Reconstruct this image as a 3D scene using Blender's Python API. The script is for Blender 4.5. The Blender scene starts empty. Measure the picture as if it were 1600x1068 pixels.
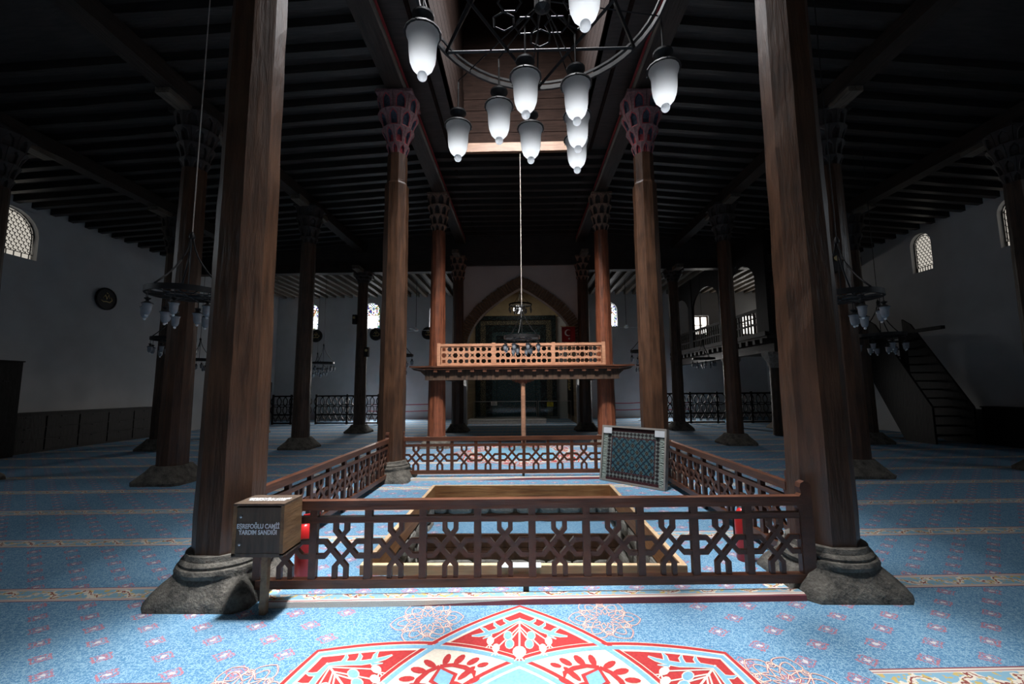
import bpy, math, random
from mathutils import Matrix, Vector
random.seed(7)
PI = math.pi
sc = bpy.context.scene
COL = sc.collection

# ------------------------------------------------------------------ camera
FPX, CX, CY = 667.0, 800.0, 534.0     # about a 15 mm lens on full frame
YS = 667/622                            # depth scale of the layout for this lens
cam_d = bpy.data.cameras.new('camera'); cam_d.sensor_width = 36.0; cam_d.lens = FPX/1600*36
cam_d.clip_end = 200
cam = bpy.data.objects.new('camera', cam_d); COL.objects.link(cam)
_v = Vector((15.0, -72.0, -FPX)).normalized()            # world +Y in camera space (vanishing point)
_u = Vector((-math.sin(math.radians(.45)), 0, 0))          # world +Z in camera space
_a = 0.99
for _ in range(60):
    _b = -(_v.x*_u.x + _v.y*_a)/_v.z
    _a = math.sqrt(max(0, 1 - _u.x**2 - _b*_b))
_u = Vector((_u.x, _a, -(_v.x*_u.x + _v.y*_a)/_v.z)).normalized()
_x = _v.cross(_u)
M3 = Matrix((_x, _v, _u))
cam.matrix_world = Matrix.Translation((0, 0, 1.6)) @ M3.to_4x4()
sc.camera = cam

# ------------------------------------------------------------------ light and exposure
sc.view_settings.view_transform = 'Standard'
sc.view_settings.look = 'None'
sc.view_settings.gamma = 1.0
sc.view_settings.use_curve_mapping = False
sc.view_settings.exposure = 0.0
world = bpy.data.worlds.new('world'); sc.world = world; world.use_nodes = True
world.node_tree.nodes['Background'].inputs[0].default_value = (.55, .68, .9, 1)
world.node_tree.nodes['Background'].inputs[1].default_value = .6

def area(name, loc, rot, sx, sy, power, color=(1, 1, 1), spread=180):
    d = bpy.data.lights.new(name, 'AREA'); d.shape = 'RECTANGLE'; d.size = sx; d.size_y = sy
    d.energy = power; d.color = color; d.spread = math.radians(spread)
    o = bpy.data.objects.new(name, d); COL.objects.link(o); o.location = loc; o.rotation_euler = rot
    return o
# daylight entering by the roof lantern over the pit, then three added lamps
area('lantern_light', (-.05, 4.6, 12.9), (0, 0, 0), 1.2, 3.2, 700, (.95, .97, 1.0), 120)
area('lantern_light', (-.35, 2.9, 12.8), (0, 0, 0), .9, .9, 140, (.95, .97, 1.0), 32)       # added narrow beam that brightens the front carpet
area('lantern_light', (.0, 3.3, 12.7), (.69, 0, 0), 1.0, 1.0, 330, (1.0, .97, .93), 62)      # added lamp tilted to brighten the raised platform
area('lantern_light', (.02, 5.7, 9.4), (0, 0, 0), 2.2, 5.6, 215, (.97, .97, 1.0), 125)         # added low lamp that brightens the column tops
# daylight of the small dome over the prayer niche
area('dome_daylight', (0, 18.6, 6.70), (0, 0, 0), 1.6, 1.6, 26, (1.0, .95, .85))

# ------------------------------------------------------------------ mesh helpers
class B:
    def __init__(s): s.v = []; s.f = []; s.m = []; s.mi = 0
    def add(s, vs, fs, mi=None):
        o = len(s.v); s.v += [tuple(p) for p in vs]
        for f in fs: s.f.append([i+o for i in f]); s.m.append(s.mi if mi is None else mi)
        return s
    def box(s, c, d, rz=0, mi=None, rot=None):
        x, y, z = d[0]/2, d[1]/2, d[2]/2
        vs = [Vector((a*x, b*y, e*z)) for e in (-1, 1) for b in (-1, 1) for a in (-1, 1)]
        R = rot if rot is not None else Matrix.Rotation(rz, 3, 'Z')
        vs = [R @ p + Vector(c) for p in vs]
        return s.add(vs, [(0, 2, 3, 1), (4, 5, 7, 6), (0, 1, 5, 4), (2, 6, 7, 3), (0, 4, 6, 2), (1, 3, 7, 5)], mi)
    def bb(s, x0, x1, y0, y1, z0, z1, mi=None):
        return s.box(((x0+x1)/2, (y0+y1)/2, (z0+z1)/2), (abs(x1-x0), abs(y1-y0), abs(z1-z0)), mi=mi)
    def loft(s, rings, cap=True, closed=True, mi=None):
        n = len(rings[0]); vs = [p for r in rings for p in r]; fs = []
        for k in range(len(rings)-1):
            for i in range(n if closed else n-1):
                j = (i+1) % n
                fs.append((k*n+i, k*n+j, (k+1)*n+j, (k+1)*n+i))
        if cap:
            fs.append(tuple(range(n-1, -1, -1))); b = (len(rings)-1)*n; fs.append(tuple(range(b, b+n)))
        return s.add(vs, fs, mi)
    def lathe(s, prof, n=16, c=(0, 0, 0), mi=None, cap=True):
        rings = [[(c[0]+r*math.cos(2*PI*i/n), c[1]+r*math.sin(2*PI*i/n), c[2]+z) for i in range(n)] for r, z in prof]
        return s.loft(rings, cap, mi=mi)
    def tube(s, path, r, n=6, mi=None, closed=False):
        P = [Vector(p) for p in path]; rings = []; m = len(P); up0 = None
        for i, p in enumerate(P):
            if closed: t = P[(i+1) % m]-P[i-1]
            else: t = P[min(i+1, m-1)]-P[max(i-1, 0)]
            t.normalize()
            ref = Vector((0, 0, 1)) if abs(t.z) < .9 else Vector((1, 0, 0))
            a = t.cross(ref).normalized(); b = a.cross(t)
            rr = r[i] if isinstance(r, (list, tuple)) else r
            rings.append([p + a*rr*math.cos(2*PI*k/n) + b*rr*math.sin(2*PI*k/n) for k in range(n)])
        if closed: rings.append(rings[0])
        return s.loft(rings, not closed, mi=mi)
    def prism(s, poly, t0, t1, plane='xz', mi=None):
        """extrude a 2-D polygon between t0 and t1 across its plane"""
        def P(a, b, t): return {'xz': (a, t, b), 'xy': (a, b, t), 'yz': (t, a, b)}[plane]
        n = len(poly)
        vs = [P(a, b, t0) for a, b in poly]+[P(a, b, t1) for a, b in poly]
        fs = [tuple(range(n)), tuple(range(2*n-1, n-1, -1))]+[(i, (i+1) % n, n+(i+1) % n, n+i) for i in range(n)]
        return s.add(vs, fs, mi)
    def strip(s, pts, w, t0, t1, plane='xz', mi=None, closed=False):
        """flat mitred band along a 2-D polyline, extruded"""
        n = len(pts); L = []; R = []
        for i in range(n):
            p = Vector(pts[i])
            if closed: a = Vector(pts[i-1]); b = Vector(pts[(i+1) % n])
            else: a = Vector(pts[max(i-1, 0)]); b = Vector(pts[min(i+1, n-1)])
            d1 = (p-a); d2 = (b-p)
            if d1.length < 1e-9: d1 = d2
            if d2.length < 1e-9: d2 = d1
            d1.normalize(); d2.normalize(); t = (d1+d2)
            if t.length < 1e-6: t = d1
            t.normalize(); nn = Vector((-t.y, t.x)); k = max(.5, nn.dot(Vector((-d1.y, d1.x))))
            ww = (w[i] if isinstance(w, (list, tuple)) else w)/2/k
            L.append(p+nn*ww); R.append(p-nn*ww)
        def P(q, t): return {'xz': (q.x, t, q.y), 'xy': (q.x, q.y, t), 'yz': (t, q.x, q.y)}[plane]
        rings = [[P(L[i], t0), P(R[i], t0), P(R[i], t1), P(L[i], t1)] for i in range(n)]
        if closed: rings.append(rings[0])
        return s.loft(rings, not closed, mi=mi)
    def sphere(s, c, r, n=10, k=6, mi=None, sz=1):
        prof = [(max(1e-4, r*math.sin(PI*i/k)), -r*sz*math.cos(PI*i/k)) for i in range(k+1)]
        return s.lathe(prof, n, c, mi)
    def flat(s, poly, z, mi=None):
        s.q = getattr(s, 'q', 0)+1; z = z+(s.q % 37)*6e-6
        return s.add([(a, b, z) for a, b in poly], [tuple(range(len(poly)))], mi)
    def rib(s, pts, w, z, mi=None, closed=False):
        """flat ribbon on the floor"""
        n = len(pts); L = []; R = []
        for i in range(n):
            p = Vector(pts[i])
            a = Vector(pts[i-1 if closed else max(i-1, 0)]); b = Vector(pts[(i+1) % n if closed else min(i+1, n-1)])
            t = (b-a); t = t.normalized() if t.length > 1e-9 else Vector((1, 0)); nn = Vector((-t.y, t.x))
            ww = (w[i] if isinstance(w, (list, tuple)) else w)/2
            L.append(p+nn*ww); R.append(p-nn*ww)
        s.q = getattr(s, 'q', 0)+1; z = z+(s.q % 37)*6e-6
        vs = [(q.x, q.y, z) for q in L]+[(q.x, q.y, z) for q in R]
        fs = [(n+i, n+(i+1) % n, (i+1) % n, i) for i in range(n if closed else n-1)]
        return s.add(vs, fs, mi)
    def mesh(s, name, mats, smooth=False):
        me = bpy.data.meshes.new(name); me.from_pydata(s.v, [], s.f)
        for m in (mats if isinstance(mats, (list, tuple)) else [mats]): me.materials.append(m)
        me.polygons.foreach_set('material_index', s.m)
        if smooth is True: me.polygons.foreach_set('use_smooth', [True]*len(s.f))
        me.update()
        if smooth and smooth is not True: me.polygons.foreach_set('use_smooth', [True]*len(s.f)); me.set_sharp_from_angle(angle=math.radians(smooth))
        return me

def ob(name, data, parent=None, loc=(0, 0, 0), rz=0, rot=None, mats=None, smooth=False):
    """link one mesh object; data may be a B or ready mesh data"""
    if isinstance(data, B): data = data.mesh(name, mats, smooth)
    o = bpy.data.objects.new(name, data); COL.objects.link(o)
    o.location = loc; o.rotation_euler = rot if rot else (0, 0, rz)
    if parent: o.parent = parent
    return o
def tag(o, label, cat, group=None):
    o['label'] = label; o['category'] = cat
    if group: o['group'] = group
    return o
def thing(name, label, cat, loc=(0, 0, 0), rz=0, group=None, rot=None):
    o = bpy.data.objects.new(name, None); COL.objects.link(o); o.empty_display_size = .2
    o.location = loc; o.rotation_euler = rot if rot else (0, 0, rz)
    return tag(o, label, cat, group)
def struct(o): o['kind'] = 'structure'; return o

# ------------------------------------------------------------------ materials
class NT:
    def __init__(s, name):
        s.mat = bpy.data.materials.new(name); s.mat.use_nodes = True; s.t = s.mat.node_tree
        s.t.nodes.clear(); s.out = s.n('ShaderNodeOutputMaterial')
    def n(s, t, **k):
        nd = s.t.nodes.new(t)
        for a, b in k.items(): setattr(nd, a, b)
        return nd
    def l(s, a, b): s.t.links.new(a, b)
    def put(s, sock, val):
        if isinstance(val, bpy.types.NodeSocket): s.l(val, sock)
        elif val is not None: sock.default_value = val
    def math(s, op, a, b=None, c=None):
        nd = s.n('ShaderNodeMath', operation=op)
        for i, x in enumerate((a, b, c)):
            if x is not None: s.put(nd.inputs[i], x)
        return nd.outputs[0]
    def mix(s, f, a, b):
        nd = s.n('ShaderNodeMix', data_type='RGBA'); s.put(nd.inputs[0], f)
        s.put(nd.inputs[6], c4(a)); s.put(nd.inputs[7], c4(b)); return nd.outputs[2]
    def noise(s, vec, scale, detail=3, rough=.55, out=0):
        nd = s.n('ShaderNodeTexNoise'); s.l(vec, nd.inputs['Vector']); nd.inputs['Scale'].default_value = scale
        nd.inputs['Detail'].default_value = detail; nd.inputs['Roughness'].default_value = rough; return nd.outputs[out]
    def coords(s, scale=(1, 1, 1), kind='Object'):
        tc = s.n('ShaderNodeTexCoord'); mp = s.n('ShaderNodeMapping'); s.l(tc.outputs[kind], mp.inputs[0])
        mp.inputs['Scale'].default_value = scale; return mp.outputs[0]
    def ramp(s, fac, stops):
        nd = s.n('ShaderNodeValToRGB'); s.l(fac, nd.inputs[0]); e = nd.color_ramp.elements
        while len(e) < len(stops): e.new(.5)
        for k, (p, c) in enumerate(stops): e[k].position = p; e[k].color = c4(c)
        return nd.outputs[0]
    def bump(s, h, strength, dist=.02):
        nd = s.n('ShaderNodeBump'); s.l(h, nd.inputs['Height']); nd.inputs['Strength'].default_value = strength
        nd.inputs['Distance'].default_value = dist; return nd.outputs[0]
    def bsdf(s, color, rough=.6, normal=None, metal=0, spec=.5, **k):
        nd = s.n('ShaderNodeBsdfPrincipled'); s.put(nd.inputs['Base Color'], c4(color)); s.put(nd.inputs['Roughness'], rough)
        nd.inputs['Metallic'].default_value = metal; nd.inputs['Specular IOR Level'].default_value = spec
        if normal is not None: s.l(normal, nd.inputs['Normal'])
        for a, b in k.items(): s.put(nd.inputs[a.replace('_', ' ')], b)
        s.l(nd.outputs[0], s.out.inputs[0]); return s.mat
def c4(c):
    if isinstance(c, (tuple, list)): return tuple(c) if len(c) == 4 else (c[0], c[1], c[2], 1)
    return c

def wood(name, dark, light, grain=(14, 14, 1.2), rough=.45, bump=.5, bscale=1.0, kind='Object', spec=.5, dist=.02):
    t = NT(name); v = t.coords(grain, kind); v2 = t.coords((3, 3, 3), kind)
    a = t.noise(v, 2.2*bscale, 5, .62); b = t.noise(v2, 1.0, 2)
    f = t.math('ADD', t.math('MULTIPLY', a, .7), t.math('MULTIPLY', b, .3))
    col = t.ramp(f, [(.33, dark), (.66, light)])
    return t.bsdf(col, rough, t.bump(a, bump, dist), spec=spec)
def plain(name, color, rough=.6, var=.15, scale=6, metal=0, bump=0, spec=.5):
    t = NT(name); v = t.coords(); nz = t.noise(v, scale, 4)
    lo = tuple(c*(1-var) for c in color); hi = tuple(min(1, c*(1+var)) for c in color)
    col = t.ramp(nz, [(.3, lo), (.7, hi)])
    return t.bsdf(col, rough, t.bump(nz, bump, .02) if bump else None, metal, spec)
def emit(name, color, strength):
    t = NT(name); e = t.n('ShaderNodeEmission'); e.inputs[0].default_value = c4(color); e.inputs[1].default_value = strength
    t.l(e.outputs[0], t.out.inputs[0]); return t.mat

W_COL = wood('column_wood', (.032, .015, .008), (.115, .053, .027), (8, 8, .9), .36, .6, dist=.02, spec=.6)
W_COL2 = wood('smoked_column_wood', (.022, .013, .009), (.11, .062, .038), (11, 11, .9), .5, .7, dist=.03)
W_RED = wood('red_column_wood', (.06, .018, .009), (.27, .085, .04), (11, 11, .9), .42, .5)
W_FEN = wood('fence_wood', (.045, .016, .009), (.13, .048, .024), (5, 5, 5), .4, .3)
W_FEN_X = wood('fence_rail_wood', (.045, .016, .009), (.15, .054, .026), (1.2, 14, 14), .38, .35)
W_ORG = wood('loft_rail_wood', (.30, .13, .07), (.52, .26, .15), (1.5, 12, 12), .5, .3)
W_PINE = wood('pine_board', (.26, .10, .035), (.52, .26, .10), (1.0, 12, 12), .5, .3)
W_PINE_Y = wood('pine_board_lengthwise', (.26, .10, .035), (.52, .26, .10), (12, 1.0, 12), .5, .3)
W_EDGE = plain('cut_wood_edge', (.62, .42, .24), .6, .2, 12)
W_CEIL = wood('lightened_ceiling_board', (.022, .019, .018), (.055, .046, .042), (1.0, 9, 9), .6, .5)  # lightened past the joists to lift the dark gaps between them
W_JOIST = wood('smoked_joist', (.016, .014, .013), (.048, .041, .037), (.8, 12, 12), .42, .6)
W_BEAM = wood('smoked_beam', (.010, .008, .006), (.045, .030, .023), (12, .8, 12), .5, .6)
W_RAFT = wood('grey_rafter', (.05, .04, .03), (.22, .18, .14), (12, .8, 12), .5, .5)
W_DARK = wood('dark_stained_wood', (.005, .004, .0035), (.017, .012, .010), (8, 8, 2), .55, .3, spec=.3)
W_SHAFT = wood('lantern_board', (.010, .006, .005), (.026, .015, .012), (1.2, 10, 10), .8, .3, spec=.05)
W_TRIM = wood('lantern_trim', (.14, .065, .035), (.25, .13, .07), (1.0, 14, 14), .5, .3)
W_BOX = wood('box_wood', (.05, .034, .024), (.13, .085, .055), (14, 14, 1.5), .5, .3)
W_BOXS = wood('box_side_wood', (.10, .05, .022), (.26, .15, .07), (8, 1.5, 8), .5, .3)
PINK = plain('faded_pink_paint', (.23, .125, .13), .6, .35, 25)
REDP = plain('red_paint', (.36, .04, .05), .6, .3, 25)
BLUEP = plain('slate_blue_paint', (.055, .075, .11), .6, .4, 25)
BRN1 = plain('worn_brown_carving', (.22, .13, .09), .6, .4, 18)
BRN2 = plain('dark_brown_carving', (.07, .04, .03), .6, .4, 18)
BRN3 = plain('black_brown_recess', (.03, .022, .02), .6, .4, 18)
PLASTER = plain('lime_plaster', (.60, .60, .60), .9, .06, 1.5, bump=.1)
TAN = plain('tan_plaster', (.42, .33, .20), .9, .12, 3)
BLACKM = plain('black_iron', (.014, .014, .015), .48, .3, 20, metal=.3)
CHAINM = plain('pale_cord', (.55, .50, .44), .5, .1, 20)
STEEL = plain('brushed_steel', (.55, .56, .58), .3, .1, 30, metal=1)
REDX = plain('extinguisher_red', (.55, .02, .02), .3, .1, 5)
REDROPE = plain('red_rope', (.42, .03, .05), .7, .2, 30)
WHITE = plain('white_paper', (.85, .85, .83), .8, .04, 5)
YELLOW = plain('yellow_sign', (.75, .68, .05), .6, .05, 5)
GREYTAPE = plain('grey_label', (.50, .52, .55), .6, .08, 5)
GOLD = plain('gold_lettering', (.55, .42, .18), .5, .1, 10)
LETTER = plain('pale_lettering', (.75, .75, .76), .7, .02, 5)
FLAGRED = plain('flag_red', (.30, .012, .018), .8, .1, 5)
BRASSG = plain('grey_glass_globe', (.26, .28, .31), .25, .1, 10)

def stone_mat(name, a, b, scale=8):
    t = NT(name); v = t.coords(); n1 = t.noise(v, scale, 6, .65); n2 = t.noise(v, scale*6, 3)
    f = t.math('ADD', t.math('MULTIPLY', n1, .7), t.math('MULTIPLY', n2, .3))
    return t.bsdf(t.ramp(f, [(.32, a), (.5, tuple((p+q)/2 for p, q in zip(a, b))), (.68, b)]), .85, t.bump(f, .9, .03))
STONE = stone_mat('weathered_base_stone', (.02, .018, .015), (.19, .17, .14), 9)
ROCK = stone_mat('pit_rubble_stone', (.10, .095, .08), (.42, .40, .35), 6)
MORTAR = stone_mat('pit_mortar', (.10, .09, .07), (.30, .27, .22), 5)

def frosted(name='frosted_glass', k=.3, tint=.64):
    t = NT(name); tr = t.n('ShaderNodeBsdfTranslucent'); tr.inputs[0].default_value = (tint*.97, tint, tint*1.03, 1)
    df = t.n('ShaderNodeBsdfDiffuse'); df.inputs[0].default_value = (.25, .26, .27, 1)
    gl = t.n('ShaderNodeBsdfGlossy'); gl.inputs['Roughness'].default_value = .3
    m = t.n('ShaderNodeMixShader'); m.inputs[0].default_value = k; t.l(tr.outputs[0], m.inputs[1]); t.l(df.outputs[0], m.inputs[2])
    m2 = t.n('ShaderNodeMixShader'); m2.inputs[0].default_value = .05; t.l(m.outputs[0], m2.inputs[1]); t.l(gl.outputs[0], m2.inputs[2])
    t.l(m2.outputs[0], t.out.inputs[0]); return t.mat
FROST = frosted(); FINIAL = frosted('clear_finial_glass', .05, .95)
ADDED_BULB = emit('added_bulb_glow', (.97, .98, 1.0), 18)  # bulb added inside each big globe to brighten it
def clearglass(name, tint=(.9, .95, .95), f=.12):
    t = NT(name); tr = t.n('ShaderNodeBsdfTransparent'); tr.inputs[0].default_value = c4(tint)
    gl = t.n('ShaderNodeBsdfGlossy'); gl.inputs['Roughness'].default_value = .05
    m = t.n('ShaderNodeMixShader'); m.inputs[0].default_value = f; t.l(tr.outputs[0], m.inputs[1]); t.l(gl.outputs[0], m.inputs[2])
    t.l(m.outputs[0], t.out.inputs[0]); return t.mat
CLEAR = clearglass('clear_glass', f=.025)
CRYSTAL = plain('glass_finial', (.80, .82, .84), .15, .05, 10)
SKY_SIDE = emit('daylight_pane', (.86, .80, .70), .62)
SKY_BACK = emit('bright_daylight_pane', (.93, .96, 1.0), 5.0)
SKY_GAL = emit('gallery_daylight_pane', (1.0, .95, .86), 3.0)
ST_COL = [emit('stained_clear', (.95, .97, 1), 3.2), emit('stained_red', (.75, .13, .05), .9), emit('stained_blue', (.15, .16, .75), .9),
          emit('stained_green', (.2, .6, .38), .9), emit('stained_amber', (.9, .55, .12), .9)]

def carpet_mat(band=False):
    t = NT('carpet_border' if band else 'blue_prayer_carpet'); tc = t.n('ShaderNodeTexCoord'); P = tc.outputs['Object']
    sp = t.n('ShaderNodeSeparateXYZ'); t.l(P, sp.inputs[0]); X, Y = sp.outputs[0], sp.outputs[1]
    ys = t.math('SUBTRACT', Y, t.math('MULTIPLY', X, .036))                  # rows are laid a little askew
    # blue ground with fine pale squiggles
    nz = t.noise(P, 38, 3, .7); nf = t.noise(P, 110, 2, .6); nb = t.noise(P, 1.3, 3)
    sq = t.math('GREATER_THAN', t.math('ABSOLUTE', t.math('SUBTRACT', nz, .5)), .028)
    g1 = t.mix(nb, (.070, .18, .30), (.095, .225, .36))
    g2 = t.mix(t.math('MULTIPLY', t.math('SUBTRACT', 1.0, sq), .62), g1, (.36, .52, .60))
    g2 = t.mix(t.math('MULTIPLY', t.math('GREATER_THAN', nf, .62), .3), g2, (.34, .50, .60))
    # small red rhomb motifs on a staggered grid
    r = t.math('DIVIDE', ys, .150); ri = t.math('FLOOR', r); rf = t.math('SUBTRACT', t.math('SUBTRACT', r, ri), .5)
    odd = t.math('MULTIPLY', t.math('MODULO', t.math('ADD', ri, 1000.0), 2.0), .5)
    q = t.math('ADD', t.math('DIVIDE', X, .365), odd); qf = t.math('SUBTRACT', t.math('SUBTRACT', q, t.math('FLOOR', q)), .5)
    wob = t.math('MULTIPLY', t.math('SUBTRACT', t.noise(P, 60, 1), .5), .9)
    d = t.math('ADD', t.math('ADD', t.math('DIVIDE', t.math('ABSOLUTE', qf), .185), t.math('DIVIDE', t.math('ABSOLUTE', rf), .36)), wob)
    ring = t.math('MULTIPLY', t.math('LESS_THAN', d, 1.02), t.math('GREATER_THAN', d, .80))
    core = t.math('LESS_THAN', d, .30); core2 = t.math('MULTIPLY', t.math('LESS_THAN', d, .54), t.math('GREATER_THAN', d, .38))
    free = t.math('MAXIMUM', t.math('GREATER_THAN', t.math('ABSOLUTE', X), 1.16), t.math('GREATER_THAN', Y, 3.22))
    mot = t.math('MULTIPLY', t.math('MAXIMUM', ring, core2), free)
    c = t.mix(t.math('MULTIPLY', mot, .85), g2, (.42, .13, .15)); c = t.mix(t.math('MULTIPLY', t.math('MULTIPLY', core, free), .8), c, (.62, .55, .52))
    # border bands between prayer rows
    w = t.math('DIVIDE', t.math('SUBTRACT', ys, 3.40), 1.10); wr = t.math('ROUND', w)
    dt = t.math('DIVIDE', t.math('MULTIPLY', t.math('SUBTRACT', w, wr), 1.10), .105)      # -1..1 across the band
    ad = t.math('ABSOLUTE', dt)
    sx = t.math('SINE', t.math('MULTIPLY', X, 21.0)); n2 = t.noise(P, 17, 2)
    zig = t.math('ADD', t.math('MULTIPLY', sx, .38), t.math('MULTIPLY', t.math('SUBTRACT', n2, .5), 1.2))
    dz = t.math('ABSOLUTE', t.math('SUBTRACT', dt, zig))
    bc = t.mix(t.math('LESS_THAN', dz, .26), (.20, .36, .46), (.62, .56, .46))
    bc = t.mix(t.math('GREATER_THAN', t.noise(P, 26, 1), .60), bc, (.48, .36, .13))
    bc = t.mix(t.math('LESS_THAN', dz, .06), bc, (.22, .06, .05))
    bc = t.mix(t.math('GREATER_THAN', ad, .62), bc, (.60, .53, .46))
    bc = t.mix(t.math('MULTIPLY', t.math('GREATER_THAN', ad, .70), t.math('LESS_THAN', ad, .76)), bc, (.25, .07, .08))
    bc = t.mix(t.math('GREATER_THAN', ad, .90), bc, (.22, .07, .08))
    inb = t.math('LESS_THAN', ad, 1.0)
    inb = t.math('MULTIPLY', inb, t.math('MAXIMUM', t.math('GREATER_THAN', t.math('ABSOLUTE', X), 1.95), t.math('GREATER_THAN', Y, 3.8)))
    c = bc if band else t.mix(inb, c, bc)
    return t.bsdf(c, .95, t.bump(nf, .35, .01), spec=.15)
CARPET = carpet_mat()
CARPET_EDGE = carpet_mat(True)
C_RED = plain('carpet_red', (.36, .036, .036), .95, .14, 60, spec=.1)
C_CREAM = plain('carpet_cream', (.58, .52, .43), .95, .08, 60, spec=.1)
C_LBLUE = plain('carpet_light_blue', (.17, .34, .46), .95, .12, 60, spec=.1)
C_PINK = plain('carpet_pink', (.60, .33, .32), .95, .1, 60, spec=.1)
C_BAND = CARPET

# ------------------------------------------------------------------ the setting
SH = .03                         # the rows of the hall run slightly askew
WL, WR, WB, WF = -13.4, 13.0, 21.4, -6.0
def jz(x): return 7.5-.08*max(0, abs(x)-2.4)          # underside of the joists
PX0, PX1, PY0, PY1 = -1.42, 1.40, 3.60, 6.48           # outer edge of the pit curb
fl = B()
for x0, x1, y0, y1 in ((WL, WR, WF, PY0), (WL, WR, PY1, WB), (WL, PX0, PY0, PY1), (PX1, WR, PY0, PY1)):
    fl.add([(x0, y0, 0), (x1, y0, 0), (x1, y1, 0), (x0, y1, 0)], [(0, 1, 2, 3)])
floor = struct(ob('floor', fl, mats=CARPET)); floor['label'] = 'blue patterned prayer carpet laid in rows over the hall floor'

def wall(name, axis, at, thick, u0, u1, z0, z1, holes, mat):
    """wall in plane axis=at with rectangular holes (ua,ub,za,zb)"""
    us = sorted({u0, u1, *[h[0] for h in holes], *[h[1] for h in holes]}); b = B()
    for a, c in zip(us, us[1:]):
        m = (a+c)/2; hs = sorted([(h[2], h[3]) for h in holes if h[0] < m < h[1]]); z = z0
        for ha, hb in hs+[(z1, None)]:
            if ha > z+1e-6:
                if axis == 'y': b.bb(a, c, at, at+thick, z, ha)
                else: b.bb(at, at+thick, a, c, z, ha)
            z = hb
    return struct(ob(name, b, mats=mat))

WIN_L = [(10.46-1.3, 10.46, 5.2, 6.5), (19.6, 20.4, 5.1, 6.3), (4.4, 5.3, 5.2, 6.5), (-.6, .3, 5.2, 6.5)]
WIN_R = [(12.5, 13.16, 5.25, 6.5), (10.0, 10.72, 5.26, 6.55), (4.6, 5.5, 5.2, 6.5), (-.6, .3, 5.2, 6.5)]
WIN_B = [(-12.02, -11.14, 4.9, 6.32), (-8.63, -7.75, 4.9, 6.32), (-5.0, -4.15, 4.9, 6.25), (4.35, 5.22, 4.88, 6.2)]
LOW_B = [(-7.35, -6.45, .66, 3.5), (6.40, 7.30, .66, 3.5)]
GAL_B = [(9.30, 10.10, 4.35, 5.40), (11.85, 12.65, 4.35, 5.44)]
wall('wall_left', 'x', WL, -.6, WF, WB, 0, 8.2, WIN_L, PLASTER)
wall('wall_right', 'x', WR, .6, WF, WB, 0, 8.2, WIN_R, PLASTER)
ROUND_B = (-.42, .10, 5.62, 6.14)
wall('wall_back', 'y', WB, .6, WL, WR, 0, 8.2, WIN_B+LOW_B+GAL_B+[ROUND_B], PLASTER)
wall('wall_front', 'y', WF, -.6, WL, WR, 0, 8.2, [], PLASTER)

# --- ceiling: boards, joists, main beams, lantern
SX0, SX1, SY0, SY1 = -1.42, 1.46, 1.9, 9.45
cb = B(); TOP = .16
xs = [(WL, -2.4), (2.4, WR)]
for a, c in xs:
    z0, z1 = jz(a)+TOP, jz(c)+TOP
    cb.add([(a, WF, z0), (c, WF, z1), (c, WB, z1), (a, WB, z0), (a, WF, z0+.1), (c, WF, z1+.1), (c, WB, z1+.1), (a, WB, z0+.1)],
           [(0, 1, 2, 3), (7, 6, 5, 4), (0, 4, 5, 1), (3, 2, 6, 7)])
zc = 7.5+TOP
for x0, x1, y0, y1 in ((-2.4, 2.4, WF, SY0), (-2.4, 2.4, SY1, WB), (-2.4, SX0, SY0, SY1), (SX1, 2.4, SY0, SY1)):
    cb.bb(x0, x1, y0, y1, zc, zc+.1)
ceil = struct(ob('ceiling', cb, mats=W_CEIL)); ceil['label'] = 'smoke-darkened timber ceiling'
def joist_mesh(length, w=.13, h=.17):
    b = B(); n = 5; rings = []
    for k in range(n+1):
        x = -length/2+length*k/n; d = [random.uniform(-.008, .008) for _ in range(4)]
        rings.append([(x, -w/2+d[0], 0+d[1]), (x, w/2+d[2], d[3]), (x, w/2, h), (x, -w/2, h)])
    return b.loft(rings).mesh('joist', W_JOIST, False)
aisles = [(-13.4, -10.0), (-10.0, -6.2), (-6.2, -2.4), (2.4, 6.0), (6.0, 9.7), (9.7, 13.0)]
for a, c in aisles:
    ml = joist_mesh(math.hypot(c-a, jz(a)-jz(c))); ang = math.atan2(jz(c)-jz(a), c-a); m = (a+c)/2
    y = 3.4 if abs(m) < 6.5 else 6.4
    while y < 15.0:
        ob('joist', ml, ceil, (m, y+SH*m+random.uniform(-.03, .03), (jz(a)+jz(c))/2), rot=(0, -ang, math.atan(SH)+random.uniform(-.006, .006))); y += .43
ml = joist_mesh(4.6)
y = 9.75
while y < 15.0: ob('joist', ml, ceil, (0, y, 7.5)); y += .43
def beam_mesh(l, w, h, mat, jit=.015, n=10):
    b = B(); rings = []
    for k in range(n+1):
        y = -l/2+l*k/n; d = [random.uniform(-jit, jit) for _ in range(4)]
        rings.append([(-w/2+d[0], y, -h/2+d[1]), (w/2+d[2], y, -h/2+d[1]), (w/2+d[2], y, h/2), (-w/2+d[0], y, h/2)])
    return b.loft(rings).mesh('beam', mat)
for x in (-10.0, -6.2, 6.0, 9.7):
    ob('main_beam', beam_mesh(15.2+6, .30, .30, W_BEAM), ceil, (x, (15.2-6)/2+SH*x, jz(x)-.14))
def painted_beam(x):
    s = 1 if x > 0 else -1
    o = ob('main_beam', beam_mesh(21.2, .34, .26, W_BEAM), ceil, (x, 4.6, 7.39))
    b = B(); b.box((0, 0, 0), (.035, 21.1, .085)); ob('painted_fillet', b, o, (-s*.188, 0, .02), mats=REDP)
    b = B(); b.box((0, 0, 0), (.05, 21.1, .05)); ob('edge_moulding', b, o, (-s*.19, 0, -.11), mats=W_RAFT)
painted_beam(-2.34); painted_beam(2.38)
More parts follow.
